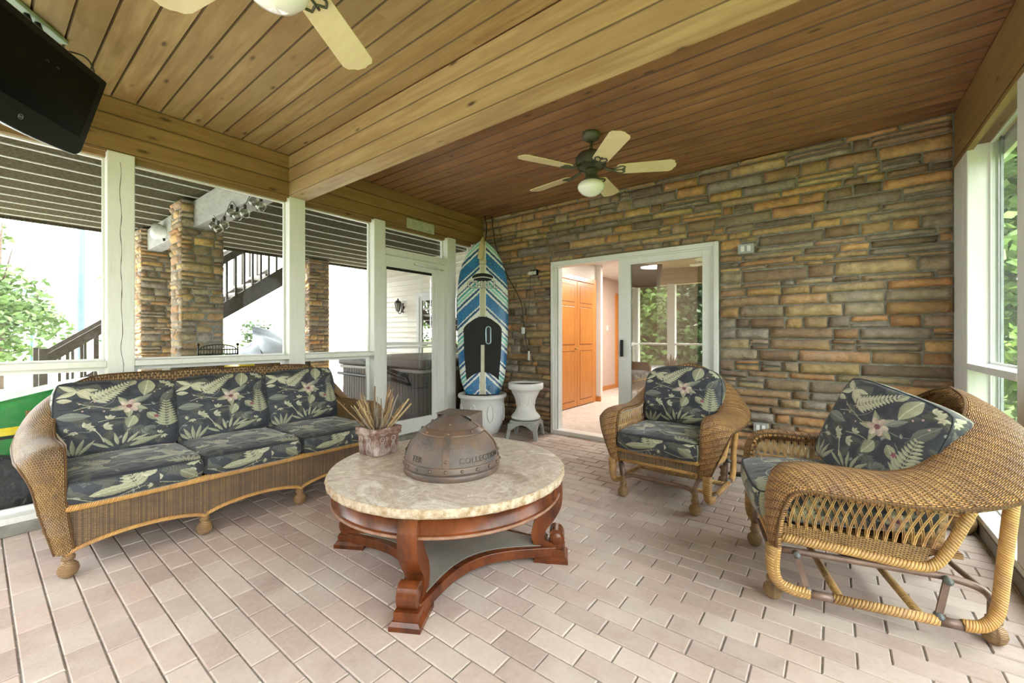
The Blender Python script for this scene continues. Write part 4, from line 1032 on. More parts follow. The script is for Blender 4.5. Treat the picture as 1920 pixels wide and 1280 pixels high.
# ---- square pot of dry twigs
PC = (-2.135, 1.47, .479)
pt = thing('square_pot', 'small square whitewashed terracotta pot with ring ornaments on the marble table edge', 'pot', PC, math.radians(2))
def sq(mb, prof, mi=0, n=4, c=.012):
    P = []
    for (h_, z) in prof:
        P.append([(h_ - c, -h_, z), (h_, -h_ + c, z), (h_, h_ - c, z), (h_ - c, h_, z), (-h_ + c, h_, z), (-h_, h_ - c, z), (-h_, -h_ + c, z), (-h_ + c, -h_, z)])
    V = [p for r_ in P for p in r_]; F = []
    for i in range(len(P) - 1):
        for k in range(8): F.append((i * 8 + k, i * 8 + (k + 1) % 8, (i + 1) * 8 + (k + 1) % 8, (i + 1) * 8 + k))
    F.append(tuple(reversed(range(8)))); F.append(tuple((len(P) - 1) * 8 + k for k in range(8))); mb.add(V, F, mi=mi); return mb
sq(MB(), [(.078, 0), (.082, .008), (.088, .115), (.088, .118)]).build('pot_body', TERRA, pt, bevel=.004)
sq(MB(), [(.090, .112), (.098, .118), (.099, .130), (.094, .134), (.099, .140), (.100, .156), (.094, .160), (.084, .158), (.082, .12)]).build('pot_rim', TERRA, pt, bevel=.003)
MB().box(-.08, .08, -.08, .08, .135, .145).build('pot_soil', SOIL, pt)
for q in range(4):
    Mq = Matrix.Rotation(q * PI / 2, 4, 'Z')
    for s in (-.042, .035):
        ring = [(s + .014 * math.cos(t * PI / 8), -.091, .094 + .014 * math.sin(t * PI / 8)) for t in range(16)]
        mb = MB().tube(ring, .0035, 6, closed=True, M=Mq).lathe([(.005, 0), (.004, .004), (0, .005)], 10, M=Mq @ Matrix.Translation((s, -.090, .094)) @ Matrix.Rotation(PI / 2, 4, 'X'))
        for d_ in (-1, 0, 1): mb.tube([(s + d_ * .004, -.089, .08), (s + d_ * .013, -.089, .045), (s + d_ * .017, -.087, .018)], .0035, 6, M=Mq)
        mb.build('ring_ornament', plain('pale_glaze', (.50, .42, .40), .6, c2=(.3, .2, .18), ns=30), pt)
rg = random.Random(21); tw = []
for k in range(46):
    a0 = rg.uniform(0, 2 * PI); sp = rg.uniform(.1, 1) ** .7; L0 = rg.uniform(.13, .27)
    tilt = sp * .78; dx, dy = math.cos(a0), math.sin(a0); b0 = (dx * .055 * sp, dy * .055 * sp, .145)
    P = []
    for i in range(6):
        t = i / 5; P.append((b0[0] + dx * math.sin(tilt) * L0 * t + .014 * nz(k * 1.7 + .3, t * 3, .5), b0[1] + dy * math.sin(tilt) * L0 * t + .014 * nz(k * 1.7 + .3, t * 3, 9.5), .130 + math.cos(tilt) * L0 * t))
    r0 = rg.uniform(.0035, .0085)
    mb = MB().tube(P, [r0 * (1 - .4 * i / 5) for i in range(6)], 7)
    for i in (2, 3, 4):
        if rg.random() < .6:
            q = Vector(P[i]); mb.tube([q, q + Vector((rg.uniform(-.02, .02), rg.uniform(-.02, .02), rg.uniform(.012, .03)))], [r0 * .5, r0 * .25], 5)
    o = mb.build('dry_twig', TWIGS[k % 3]); o.location = PC; tag(o, ('pale peeled', 'reddish-brown', 'weathered grey')[k % 3] + ' cut twig standing in the square terracotta pot', 'twig', 'dry twigs in the terracotta pot')

# ================================================================== CEILING FANS
def make_fan(name, label, phi):
    t = thing(name, label, 'ceiling fan')
    MB().lathe([(.0, 0), (.07, 0), (.072, -.012), (.06, -.045), (.032, -.062), (.02, -.066), (0, -.066)], 28).build('canopy', FANBODY, t)
    MB().lathe([(.011, -.06), (.011, -.15)], 12).lathe([(.0, -.125), (.022, -.125), (.025, -.15), (.04, -.152)], 16).build('downrod', FANBODY, t)
    mo = MB().lathe([(0, -.145), (.06, -.148), (.10, -.165), (.122, -.195), (.124, -.225), (.115, -.24), (.118, -.246), (.10, -.262), (.07, -.275), (.05, -.28), (0, -.28)], 40).build('motor_housing', FANBODY, t)
    v_ = MB()
    for k in range(36):
        a_ = k * PI / 18; v_.box(.095, .112, -.003, .003, -.266, -.246, M=Matrix.Rotation(a_, 4, 'Z'))
    v_.build('cooling_fins', DARKMETAL, mo)
    MB().lathe([(0, -.275), (.05, -.278), (.052, -.30), (.046, -.345), (.055, -.352), (.066, -.372), (.058, -.380), (0, -.38)], 28).build('light_fitter', FANBODY, t)
    MB().lathe([(.055, -.374), (.085, -.385), (.102, -.405), (.105, -.425), (.098, -.445), (.088, -.455), (.075, -.470), (.04, -.490), (0, -.497)], 36).build('glass_globe', OPAL, t)
    MB().tube([(.052, .0, -.33), (.06, .0, -.36), (.06, 0, -.41)], .0012, 5).lathe([(0, -.43), (.005, -.425), (.003, -.41), (0, -.408)], 8, .06, 0).build('pull_chain', BRASS, t)
    for k in range(5):
        M_ = Matrix.Rotation(phi + k * 2 * PI / 5, 4, 'Z') @ Matrix.Translation((0, 0, -.295)) @ Matrix.Rotation(math.radians(-11), 4, 'X')
        out = [(.20, -.050), (.215, -.062), (.59, -.074), (.618, -.060), (.625, -.035), (.637, -.018), (.637, .018), (.625, .035), (.618, .060), (.59, .074), (.215, .062), (.20, .050), (.190, .02), (.190, -.02)]
        b_ = MB().prism(out, -.003, .003, M=M_).build('blade', BLADE, t, bevel=.0015)
        ir = MB()
        for yy_ in (-1, 0, 1):
            ir.tube([M_ @ Vector(p) for p in crom([(.175, yy_ * .012, -.008), (.205, yy_ * .034, -.008), (.235, yy_ * .046, -.007), (.262, yy_ * .030, -.007)], 4)], .0055, 6)
        ir.tube([M_ @ Vector(p) for p in crom([(.262, -.03, -.007), (.24, 0, -.007), (.262, .03, -.007)], 4)], .005, 6)
        ir.tube([Matrix.Rotation(phi + k * 2 * PI / 5, 4, 'Z') @ Vector(p) for p in ((.09, 0, -.262), (.13, 0, -.292), (.18, 0, -.300))], .011, 8)
        ir.build('blade_iron', FANBODY, b_)
    return t
f1 = make_fan('ceiling_fan', 'ceiling fan with maple blades and opal globe in front of the stone wall', math.radians(-45)); f1.location = (-1.51, 2.98, ZC)
f1['group'] = 'ceiling fans'
f2 = make_fan('ceiling_fan', 'ceiling fan cut off by the top of the picture beside the television', math.radians(50)); f2.location = (-1.48, .617, ZC); f2['group'] = 'ceiling fans'

# ================================================================== TELEVISION
w3 = Vector((-.773, .634, 0)).normalized(); nh = Vector((.634, .773, 0)).normalized(); tau = math.radians(17)
e3 = Vector((-math.sin(tau) * nh.x, -math.sin(tau) * nh.y, -math.cos(tau))); n3 = w3.cross(e3).normalized()
if n3.dot(nh) < 0: n3 = -n3
TW, THh = .76, .465
P1 = Vector((-3.335, .474, 2.64))
tvM = Matrix.Translation(P1 - w3 * TW / 2 + e3 * THh / 2) @ Matrix((w3, -e3, n3)).transposed().to_4x4()
tv = thing('television', 'black flat television tilted down below the ceiling in the upper left corner', 'television')
tv.matrix_world = tvM
def rrect(w_, h_, r, n_=6, bulge=0.0, rb=None):
    P = []
    for (sx, sy, a0) in ((1, 1, 0), (-1, 1, 90), (-1, -1, 180), (1, -1, 270)):
        rr = (rb or r) if sy < 0 else r
        for k in range(n_ + 1):
            a_ = math.radians(a0 + 90 * k / n_); P.append((sx * (w_ / 2 - rr) + rr * math.cos(a_), sy * (h_ / 2 - rr) + rr * math.sin(a_)))
        if sy < 0 and sx < 0 and bulge:
            for k in range(1, 12):
                t = k / 12; P.append((-(w_ / 2 - rr) + (w_ - 2 * rr) * t, -h_ / 2 - bulge * math.sin(PI * t)))
    return P
MB().prism(rrect(TW, THh, .012, rb=.05, bulge=.022), -.055, 0).build('casing', TVB, tv, bevel=.003)
MB().prism(rrect(TW + .006, THh + .006, .014, rb=.052, bulge=.022), -.012, -.006).build('silver_edge', SILVER, tv)
MB().prism([(x, y + .035) for x, y in rrect(TW - .09, THh - .135, .003)], -.001, .0015).build('screen', TVS, tv)
lg = [(.012 * math.cos(k * PI / 12), .012 * math.sin(k * PI / 12) - THh / 2 + .042, .002) for k in range(24)]
v, f = text_verts('W', .016, .0006); mb = MB().tube(lg, .0012, 5, closed=True).add([(x, y - THh / 2 + .036, z + .001) for x, y, z in v], f); mb.build('round_logo', SILVER, tv)
MB().box(-.12, .12, -.12, .12, -.10, -.055).build('rear_housing', TVB, tv)
mt = thing('television_mount', 'pale ceiling bracket holding the television', 'bracket')
mtM = Matrix.Translation((-3.19, .18, ZC)) @ Matrix.Rotation(math.atan2(w3.y, w3.x), 4, 'Z'); mt.matrix_world = mtM
MB().box(-.16, .16, -.045, .045, -.02, 0).build('ceiling_plate', plain('pale_green_steel', (.42, .52, .45), .5), mt, bevel=.004)
MB().tube([(-.06, -.02, -.02), (-.06, -.10, -.24)], .012, 8).tube([(-.0, -.02, -.02), (-.0, -.10, -.24)], .012, 8).build('drop_arm', BLACK, mt)
MB().tube(crom([(-3.25, .27, 2.66), (-3.30, .36, 2.72), (-3.33, .42, 2.70), (-3.35, .44, 2.60)], 6), .004, 6)
o = MB().tube(crom([(-3.23, .30, 2.69), (-3.30, .38, 2.725), (-3.35, .42, 2.69), (-3.37, .42, 2.60)], 6), .004, 6).build('television_cable', CORD); tag(o, 'thin black cable looping behind the television', 'cable')

# ================================================================== PADDLE BOARD, PLANTERS
PLc = (-3.37, 3.78, 0)
pl = thing('round_planter', 'large white glazed round planter holding the striped paddle board', 'planter', PLc)
MB().lathe([(0, 0), (.17, 0), (.20, .012), (.245, .12), (.262, .25), (.265, .42), (.272, .425), (.290, .435), (.298, .455), (.290, .475), (.27, .482), (.25, .475), (.24, .44), (.0, .43)], 48).build('pot_body', POTW, pl)
for k in range(8):
    a_ = k * PI / 4 + .3; mb = MB()
    ov = [(.272 * math.cos(a_ + .14 * math.cos(q * PI / 10)), .272 * math.sin(a_ + .14 * math.cos(q * PI / 10)), .27 + .10 * math.sin(q * PI / 10)) for q in range(20)]
    mb.tube(ov, .006, 6, closed=True); mb.build('leaf_relief', POTW, pl)
MB().lathe([(0, .452), (.15, .456), (.243, .448)], 30).build('pot_soil', SOIL, pl)
def board_w(t):  # half width from tail(0) to nose(1)
    P = [(0, .195), (.04, .235), (.12, .275), (.3, .305), (.55, .318), (.72, .305), (.84, .255), (.93, .165), (.98, .075), (1.0, .012)]
    xs_, ys_ = zip(*P); 
    i = max(j for j in range(len(P)) if P[j][0] <= t + 1e-9); i = min(i, len(P) - 2)
    u = (t - P[i][0]) / (P[i + 1][0] - P[i][0]); m0 = (ys_[i + 1] - ys_[i - 1]) / (xs_[i + 1] - xs_[i - 1]) if i > 0 else (ys_[1] - ys_[0]) / (xs_[1] - xs_[0])
    m1 = (ys_[i + 2] - ys_[i]) / (xs_[i + 2] - xs_[i]) if i + 2 < len(P) else (ys_[-1] - ys_[-2]) / (xs_[-1] - xs_[-2]); h_ = P[i + 1][0] - P[i][0]
    return max(.01, (2 * u ** 3 - 3 * u * u + 1) * ys_[i] + (u ** 3 - 2 * u * u + u) * h_ * m0 + (-2 * u ** 3 + 3 * u * u) * ys_[i + 1] + (u ** 3 - u * u) * h_ * m1)
BL = 1.93
def board_col(x, z):
    s_ = z - abs(x) * -.0; k = z + .95 * abs(x) * 1.0; k += .006 * nz(x * 30, z * 60, 2) + .004 * nz(x * 90, z * 14, 7)
    white, navy, blue, teal, aqua = (.80, .84, .80), (.02, .09, .22), (.03, .20, .48), (.05, .38, .42), (.30, .66, .58)
    seq = [(.05, white), (.035, navy), (.02, white), (.16, blue), (.03, white), (.035, navy), (.025, white), (.035, aqua), (.02, white), (.03, teal), (.03, white), (.02, navy), (.02, white)]
    tot = sum(a_ for a_, _ in seq); q = k % tot; c = white
    for a_, cc in seq:
        if q < a_: c = cc; break
        q -= a_
    if c == blue and nz(x * 70, z * 30, 4) > .42: c = teal
    if c == blue: tt = .5 + .9 * nz(x * 12, z * 12, 1); tt = max(0, min(1, tt)); c = tuple(navy[i] * (1 - tt) * 1.6 + blue[i] * tt for i in range(3))
    if abs(x) < .032: c = (.55, .55, .38)
    if abs(x) > 0 and abs(abs(x) - .034) < .005: c = (.82, .84, .78)
    return c
def front(u, t):  # x across -1..1, returns local pos
    hw = board_w(t); x = u * hw; return x
mb = MB(); V = []; Cc = []; F = []; nu, nt_ = 90, 420
for i in range(nt_ + 1):
    t = i / nt_; hw = board_w(t); th = .055 * min(1, hw / .12)
    for j in range(nu + 1):
        u = 2 * j / nu - 1; V.append((u * hw, -th * (1 - abs(u) ** 5) ** .5 * .9 - .02 * max(0, t - .8) * 0, t * BL)); Cc.append(board_col(u * hw, t * BL))
for i in range(nt_):
    for j in range(nu): F.append((i * (nu + 1) + j, i * (nu + 1) + j + 1, (i + 1) * (nu + 1) + j + 1, (i + 1) * (nu + 1) + j))
b2 = len(V)
for i in range(61):
    t = i / 60; hw = board_w(t)
    for j in range(9):
        u = 2 * j / 8 - 1; V.append((u * hw, .05 * (1 - u ** 4) * min(1, hw / .12), t * BL)); Cc.append((.75, .78, .78))
for i in range(60):
    for j in range(8): F.append((b2 + i * 9 + j, b2 + (i + 1) * 9 + j, b2 + (i + 1) * 9 + j + 1, b2 + i * 9 + j + 1))
sb = thing('paddle_board', 'blue and white striped paddle board standing on end in the white planter', 'paddle board')
yaw = math.atan2(-.62, -.70)  # board faces the camera
sbM = Matrix.Translation((-3.385, 3.80, .46)) @ Matrix.Rotation(math.radians(41), 4, 'Z') @ RX(-5) @ RY(0)
sb.matrix_world = sbM
BRD = m_attr('board_gloss', .3, 50, .05, .05, .001)
MB().add(V, F, None, Cc, True).build('board_hull', BRD, sb)
def yof(x, z): 
    t = z / BL; hw = board_w(t); u = min(.999, abs(x) / hw); th = .055 * min(1, hw / .12); return -th * (1 - u ** 5) ** .5 * .9
# traction pad
PADP = [(-.20, .21), (-.225, .5), (-.235, .80), (-.20, .85), (-.09, .93), (0, .955), (.09, .93), (.20, .85), (.235, .80), (.225, .5), (.20, .21)]
def padgrid(x, z): return (x, yof(x, z) - .004, z)
mb = MB()
def padf(p, q):
    z = .17 + .78 * q; xs2 = np.interp(z, [.17, .5, .80, .85, .93, .955], [.195, .225, .235, .20, .09, .0])
    zz = z + (.10 * (1 - (abs(2 * p - 1)) ** 2) * max(0, 1 - q * 4))
    return padgrid((2 * p - 1) * xs2, zz)
mb.grid(padf, 24, 50); mb.build('deck_pad', plain('black_eva_pad', (.018, .019, .02), .8, bs=.6, bd=.003, bns=140, ns=10), sb)
mb = MB().grid(lambda p, q: (-.022 + .044 * p, yof(.01, .18 + .42 * q) - .007, .0 + .60 * q), 3, 30); mb.build('pad_centre_gap', plain('cream_strip', (.66, .64, .50), .5), sb)
hp = [(.07 + .030 * math.cos(a_), (.72 + (.075 if math.sin(a_) > 0 else -.075)) + .030 * math.sin(a_)) for a_ in [2 * PI * k / 24 for k in range(24)]]
mb = MB().tube([(x, yof(x, z) - .007, z) for x, z in hp], .007, 8, closed=True); mb.build('handle_ring', plain('chrome_blue', (.45, .62, .70), .2, .4), sb)
mb = MB().add([(x, yof(x, z) - .0062, z) for x, z in hp], [tuple(range(24))[::-1]]); mb.build('handle_recess', BLACK, sb)
v, f = text_verts('CHILL', .125, .001, 1.12, .0005); mb = MB().add([(x * 1.05, yof(x, 1.32) - .008 - z, 1.309 + y) for x, y, z in v], f); mb.build('board_lettering', plain('grey_lettering', (.78, .80, .72), .4), sb)
v, f = text_verts('CHILL', .125, .001, 1.12, .0055); mb = MB().add([(x * 1.05, yof(x, 1.32) - .003 - z, 1.309 + y) for x, y, z in v], f); mb.build('lettering_outline', BLACK, sb)
ov = [(.13 * math.cos(2 * PI * k / 30), 1.44 + .052 * math.sin(2 * PI * k / 30)) for k in range(30)]
mb = MB().add([(x, yof(x, z) - .006, z) for x, z in ov], [tuple(range(30))[::-1]]); mb.build('oval_emblem', BLACK, sb)
mb = MB().grid(lambda p, q: (-.118 + .236 * p, yof(.1, 1.43) - .009, 1.425 + .02 * math.sin(p * PI) - .008 + .012 * q), 12, 1); mb.build('emblem_stripe', plain('emblem_white', (.7, .74, .7), .4), sb)
v, f = text_verts('10\'6', .05, .0006); mb = MB().add([(.095 - y, yof(.1, .1) - .004 - z, .07 + x) for x, y, z in v], f)
v, f = text_verts('CHILL SUP', .022, .0006); mb.add([(.125 - y, yof(.12, .1) - .004 - z, .08 + x) for x, y, z in v], f); mb.build('small_lettering', TVB, sb)
mb = MB().tube(crom([(-.03, -.05, BL - .26), (-.01, -.075, BL - .12), (.0, -.06, BL - .02), (.005, -.03, BL + .03)], 6), [.035, .036, .037, .038, .037, .036, .035, .033, .031, .03, .028, .026, .024, .022, .02, .016, .013, .01, .008], 10)
tw_ = mb.build('nose_strap', plain('tan_strap', (.62, .52, .28), .7), sb)
MB().tube([(-.045, -.07, BL - .30), (.045, -.07, BL - .30)], .018, 10).tube([(-.03, -.072, BL - .345), (.03, -.072, BL - .345)], .012, 10).build('strap_buckle', plain('cream_buckle', (.7, .66, .48), .5), sb)
o = MB().tube(crom([(-3.66, 4.15, ZC), (-3.62, 4.14, 2.6), (-3.60, 4.10, 2.45), (-3.58, 4.06, 2.36)], 6), .007, 6).build('hanging_strap', CORD); tag(o, 'black strap hanging from the ceiling to the tip of the paddle board', 'strap')
o = MB().tube(crom([(-3.60, 4.22, ZC), (-3.55, 4.22, 2.45), (-3.42, 4.15, 2.22), (-3.25, 4.1, 1.95), (-3.10, 4.2, 1.6), (-3.06, 4.22, 1.25), (-3.02, 4.22, 1.05), (-2.98, 4.22, .98)], 8), .006, 6).build('extension_cord', CORD); tag(o, 'dark cord running from the ceiling down beside the striped board', 'cord')
MB().tube([(-2.985, 4.21, .985), (-2.98, 4.205, .87)], [.012, .016], 8).build('cord_end', VINYL, o)

sv = thing('plastic_stool', 'low grey plastic step stool under the white pedestal planter', 'stool', (-2.83, 3.93, 0), math.radians(20))
MB().prism(rrect(.32, .32, .06), .185, .205).prism(rrect(.335, .335, .06), .165, .187).build('stool_top', GREYP, sv, bevel=.004)
for sx in (-1, 1):
    for sy in (-1, 1):
        mb = MB(); V = []
        for (z, o_, wd) in ((.17, .165, .06), (.10, .172, .042), (0, .185, .036)):
            V += [(sx * o_, sy * o_, z), (sx * (o_ - wd), sy * o_, z), (sx * (o_ - wd), sy * (o_ - .012), z), (sx * (o_ - .012), sy * (o_ - .012), z), (sx * (o_ - .012), sy * (o_ - wd), z), (sx * o_, sy * (o_ - wd), z)]
        F = []
        for i in range(2):
            for k in range(6): F.append((i * 6 + k, i * 6 + (k + 1) % 6, (i + 1) * 6 + (k + 1) % 6, (i + 1) * 6 + k))
        F += [(12, 13, 14, 15, 16, 17), (0, 5, 4, 3, 2, 1)]
        mb.add(V, F).build('stool_leg', GREYP, sv)
mb = MB()
for q in range(4):
    M_ = Matrix.Rotation(q * PI / 2, 4, 'Z')
    P = [(-.17, .17)] + [(-.125 + .25 * k / 14, .10 + .065 * math.sin(PI * k / 14)) for k in range(15)] + [(.17, .17)]
    V = [(x, -.170, z) for x, z in P] + [(x, -.162, z) for x, z in P]; n_ = len(P)
    mb.add(V, [tuple(range(n_)), tuple(reversed(range(n_, 2 * n_)))], M=M_)
mb.build('stool_skirt', GREYP, sv)
pp = thing('pedestal_planter', 'white hourglass pedestal planter standing on the grey plastic stool', 'planter', (-2.83, 3.93, .206))
MB().lathe([(0, 0), (.12, 0), (.165, .012), (.172, .03), (.16, .05), (.125, .085), (.105, .14), (.108, .19), (.125, .25), (.155, .31), (.175, .345), (.198, .352), (.205, .365), (.205, .415), (.198, .425), (.18, .422), (.175, .40), (0, .395)], 44).build('planter_body', POTW, pp)
for k in range(8):
    a_ = k * PI / 4; MB().tube([((.112 + .05 * (q / 6) ** 2) * math.cos(a_ + .16 * math.sin(q * PI / 6)), (.112 + .05 * (q / 6) ** 2) * math.sin(a_ + .16 * math.sin(q * PI / 6)), .17 + .15 * q / 6) for q in range(7)], .004, 6).build('leaf_relief', POTW, pp)
MB().lathe([(0, .408), (.1, .405), (.176, .40)], 30).build('pot_soil', SOIL, pp)

# ================================================================== WALL FITTINGS
def outlet(name, x, z, w_, h_, label, cat, cols=(GREYP, VINYL)):
    t = thing(name, label, cat, (x, YW - .02, z))
    MB().box(-w_ / 2, w_ / 2, -.03, 0, -h_ / 2, h_ / 2).build('cover_plate', cols[0], t, bevel=.003)
    for s in (-1, 1): MB().box(s * w_ * .2 - w_ * .12, s * w_ * .2 + w_ * .12, -.036, -.028, -h_ * .3, h_ * .3).build('switch_rocker' if cat == 'switch' else 'socket', cols[1], t, bevel=.003)
    return t
outlet('switch_plate', -.615, 1.955, .125, .085, 'grey double switch plate on the stone right of the sliding door', 'switch')
outlet('wall_outlet', -.50, .365, .11, .075, 'pale weatherproof outlet low on the stone wall behind the side-on chair', 'outlet')
t = outlet('wall_outlet', -2.92, 1.955, .10, .07, 'small outlet box with white adapters left of the sliding door', 'outlet', (BLACK, VINYL))
o = MB().box(-2.975, -2.925, 4.185, 4.225, 1.925, 1.965).box(-2.915, -2.885, 4.19, 4.225, 1.93, 1.96).box(-2.99, -2.97, 4.18, 4.22, 1.935, 1.95).build('plug_adapter', VINYL, None, bevel=.004); tag(o, 'white plug adapters in the outlet box left of the sliding door', 'adapter')
o = MB().tube(crom([(-2.95, 4.2, 1.93), (-2.97, 4.21, 1.7), (-3.0, 4.22, 1.45), (-3.06, 4.21, 1.28)], 8), .003, 6).build('power_cord', CORD); tag(o, 'thin power cord dangling from the outlet box beside the board', 'cord')
MB().box(-3.085, -3.045, 4.19, 4.215, 1.20, 1.28).build('cord_plug', VINYL, o, bevel=.005)
o = MB().grid(lambda p, q: (XL + .018 + .006 * nz(p * 9, q * 5, 3), 2.99 + .39 * p, 2.40 + .10 * q), 30, 10).box(XL + .001, XL + .016, 2.985, 3.385, 2.395, 2.505).build('carved_plaque', PLAQ); tag(o, 'pale carved relief plaque on the header above the storm door', 'plaque')
# dark sandals by the wall
for i, (x, y, rz) in enumerate(((-.60, 3.93, .3), (-.52, 4.02, .5))):
    M_ = Matrix.Translation((x, y, 0)) @ Matrix.Rotation(rz, 4, 'Z')
    sh = thing('sandal', ('dark red sandal on the pavers nearer the camera between the two wicker chairs', 'dark red sandal farther back against the stone wall behind the first')[i], 'sandal', group='pair of sandals by the stone wall'); sh.matrix_world = M_
    MB().prism([(.11 * math.cos(k * PI / 10) * (1 if math.cos(k * PI / 10) > 0 else .95), .038 * math.sin(k * PI / 10)) for k in range(20)], 0, .02).build('sole', BLACK, sh, bevel=.004)
    MB().tube(crom([(.05, -.036, .02), (.045, -.015, .06), (.045, .015, .06), (.05, .036, .02)], 5), .012, 8).tube(crom([(-.05, -.034, .02), (-.055, 0, .07), (-.05, .034, .02)], 5), .009, 8).build('strap', REDB, sh)
# woven ball by the right sill
bk = thing('wicker_basket', 'small round woven basket on the floor by the right window sill', 'basket', (.615, 3.60, 0))
MB().lathe([(0, 0), (.035, .002), (.058, .03), (.06, .07), (.05, .10), (.046, .10), (.055, .07), (.052, .03), (0, .01)], 24).build('basket_body', WBALL, bk)
MB().tube([(.048 * math.cos(k * PI / 10), .048 * math.sin(k * PI / 10), .10) for k in range(20)], .006, 6, closed=True).build('basket_rim', WRAP, bk)

# ================================================================== OUTSIDE, UNDER THE DECK
DX, DZ = -9.4, 2.9
mb = MB()
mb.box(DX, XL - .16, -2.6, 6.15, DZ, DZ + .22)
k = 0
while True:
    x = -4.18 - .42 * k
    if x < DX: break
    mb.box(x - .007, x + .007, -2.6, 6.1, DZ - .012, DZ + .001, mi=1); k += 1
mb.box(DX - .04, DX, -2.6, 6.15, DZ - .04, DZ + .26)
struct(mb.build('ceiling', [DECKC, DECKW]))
struct(MB().box(DX, -3.97, 1.68, 1.86, 2.53, 2.86).build('trim_60', GREYBEAM, bevel=.005))
def column(x, y, s_, z1, seed, label, rz=0):
    t = thing('stone_column', label, 'column', (x, y, 0), rz); h = s_ / 2; mb = MB()
    stones(mb, -h, h, -.05, z1, lambda a, z, d: (a, -h - d + .02, z), rows=(.06, .12), lens=(.14, .36), res=.05, seed=seed, mul=1.45)
    stones(mb, -h, h, -.05, z1, lambda a, z, d: (h + d - .02, a, z), rows=(.06, .12), lens=(.14, .36), res=.05, seed=seed + 1, mul=1.45)
    stones(mb, -h, h, -.05, z1, lambda a, z, d: (-h - d + .02, -a, z), rows=(.06, .12), lens=(.14, .36), res=.07, seed=seed + 2, mul=1.45)
    mb.box(-h + .01, h - .01, -h + .01, h - .01, -.05, z1, mi=1); mb.build('stone_cladding', [STONE, MORTAR], t); return t
column(-6.55, 1.78, .46, 2.86, 31, 'nearer stone-clad column under the grey beam outside')
column(-8.85, 1.85, .50, 2.88, 41, 'farther stone-clad column left of the nearer one, by the stairs')
column(-9.35, 4.75, .46, 2.88, 51, 'stone-clad column at the top of the outdoor stairs, right of the middle window post')
# low stone wall with dark cap and fireplace grate
lw = thing('low_stone_wall', 'low stone wall with dark flat cap outside behind the sofa', 'wall')
mb = MB(); stones(mb, 1.15, 2.5, -.05, .90, lambda a, z, d: (-5.02 + d, a, z), rows=(.06, .1), lens=(.14, .36), res=.06, seed=61, mul=.9); stones(mb, -5.32, -5.02, -.05, .90, lambda a, z, d: (a, 2.5 + d, z), rows=(.06, .1), lens=(.12, .2), res=.06, seed=62)
mb.box(-5.32, -5.02, 1.15, 2.5, -.05, .9, mi=1); mb.build('stone_cladding', [STONE, MORTAR], lw); MB().box(-5.36, -4.97, 1.1, 2.55, .90, .945).build('flat_cap', STAIRM, lw, bevel=.005)
gt = thing('fireplace_grate', 'black iron fireplace grate standing on the low wall cap outside', 'grate', (-5.14, 1.58, .945), math.radians(75))
mb = MB()
for s in (-1, 1): mb.tube([(s * .17, 0, 0), (s * .17, 0, .12)], .008, 8).lathe([(0, .12), (.014, .125), (.014, .145), (0, .155)], 10, s * .17, 0)
mb.tube([(-.17, 0, .035), (.17, 0, .035)], .006, 6).tube([(-.17, 0, .085), (.17, 0, .085)], .006, 6).build('end_posts', BLACK, gt)
mb = MB()
for k in range(13): x = -.15 + .025 * k; mb.tube([(x, 0, .035), (x, .0, .085 + .05 * math.sqrt(max(0, 1 - (x / .16) ** 2)))], .004, 6)
mb.tube([(-.16 + .02 * k, 0, .085 + .05 * math.sqrt(max(0, 1 - ((-.16 + .02 * k) / .16) ** 2))) for k in range(17)], .006, 6)
for s in (-1, 0, 1): mb.tube([(s * .09 + .03 * math.cos(q * PI / 8), 0, .018 + .014 * math.sin(q * PI / 4)) for q in range(17)], .004, 6)
mb.build('scrolled_bars', BLACK, gt)
# stairs
SXs = -9.5; st = thing('outdoor_staircase', 'dark wooden staircase with balusters rising to the deck outside', 'staircase')
Y0s, sl_ = .78, .80
def zr(y): return (y - Y0s) * sl_
for xx in (SXs, SXs - 1.0):
    P = [(.7, -.06), (4.25, zr(4.25) - .42 + .38 - .38), (4.25, zr(4.25)), (.7, .08)]
    V = [(xx - .04, y, z) for y, z in P] + [(xx, y, z) for y, z in P]
    MB().add(V, [(0, 1, 2, 3), (7, 6, 5, 4)] + [(i, 4 + i, 4 + (i + 1) % 4, (i + 1) % 4) for i in range(4)]).build('stringer', STAIRM, st)
    V = []
    for (y, dz) in ((.62, .80), (4.2, .80)):
        for z_ in (zr(y) + dz, zr(y) + dz + .17): V += [(xx - .045, y, z_), (xx + .0, y, z_)]
    MB().add(V, [(0, 1, 3, 2), (4, 6, 7, 5), (0, 4, 5, 1), (2, 3, 7, 6), (0, 2, 6, 4), (1, 5, 7, 3)]).build('handrail', STAIRM, st)
    y = .9
    while y < 4.1: MB().box(xx - .04, xx - .005, y - .018, y + .018, zr(y) - .05, zr(y) + .85).build('baluster', STAIRM, st); y += .155
    MB().box(xx - .06, xx + .03, .60, .69, -.02, .98).build('newel_post', STAIRM, st)
for k in range(12): y = .95 + k * .27; MB().box(SXs - 1.0, SXs - .04, y - .14, y + .14, zr(y) - .06, zr(y) - .02).build('stair_tread', GREYBEAM, st)
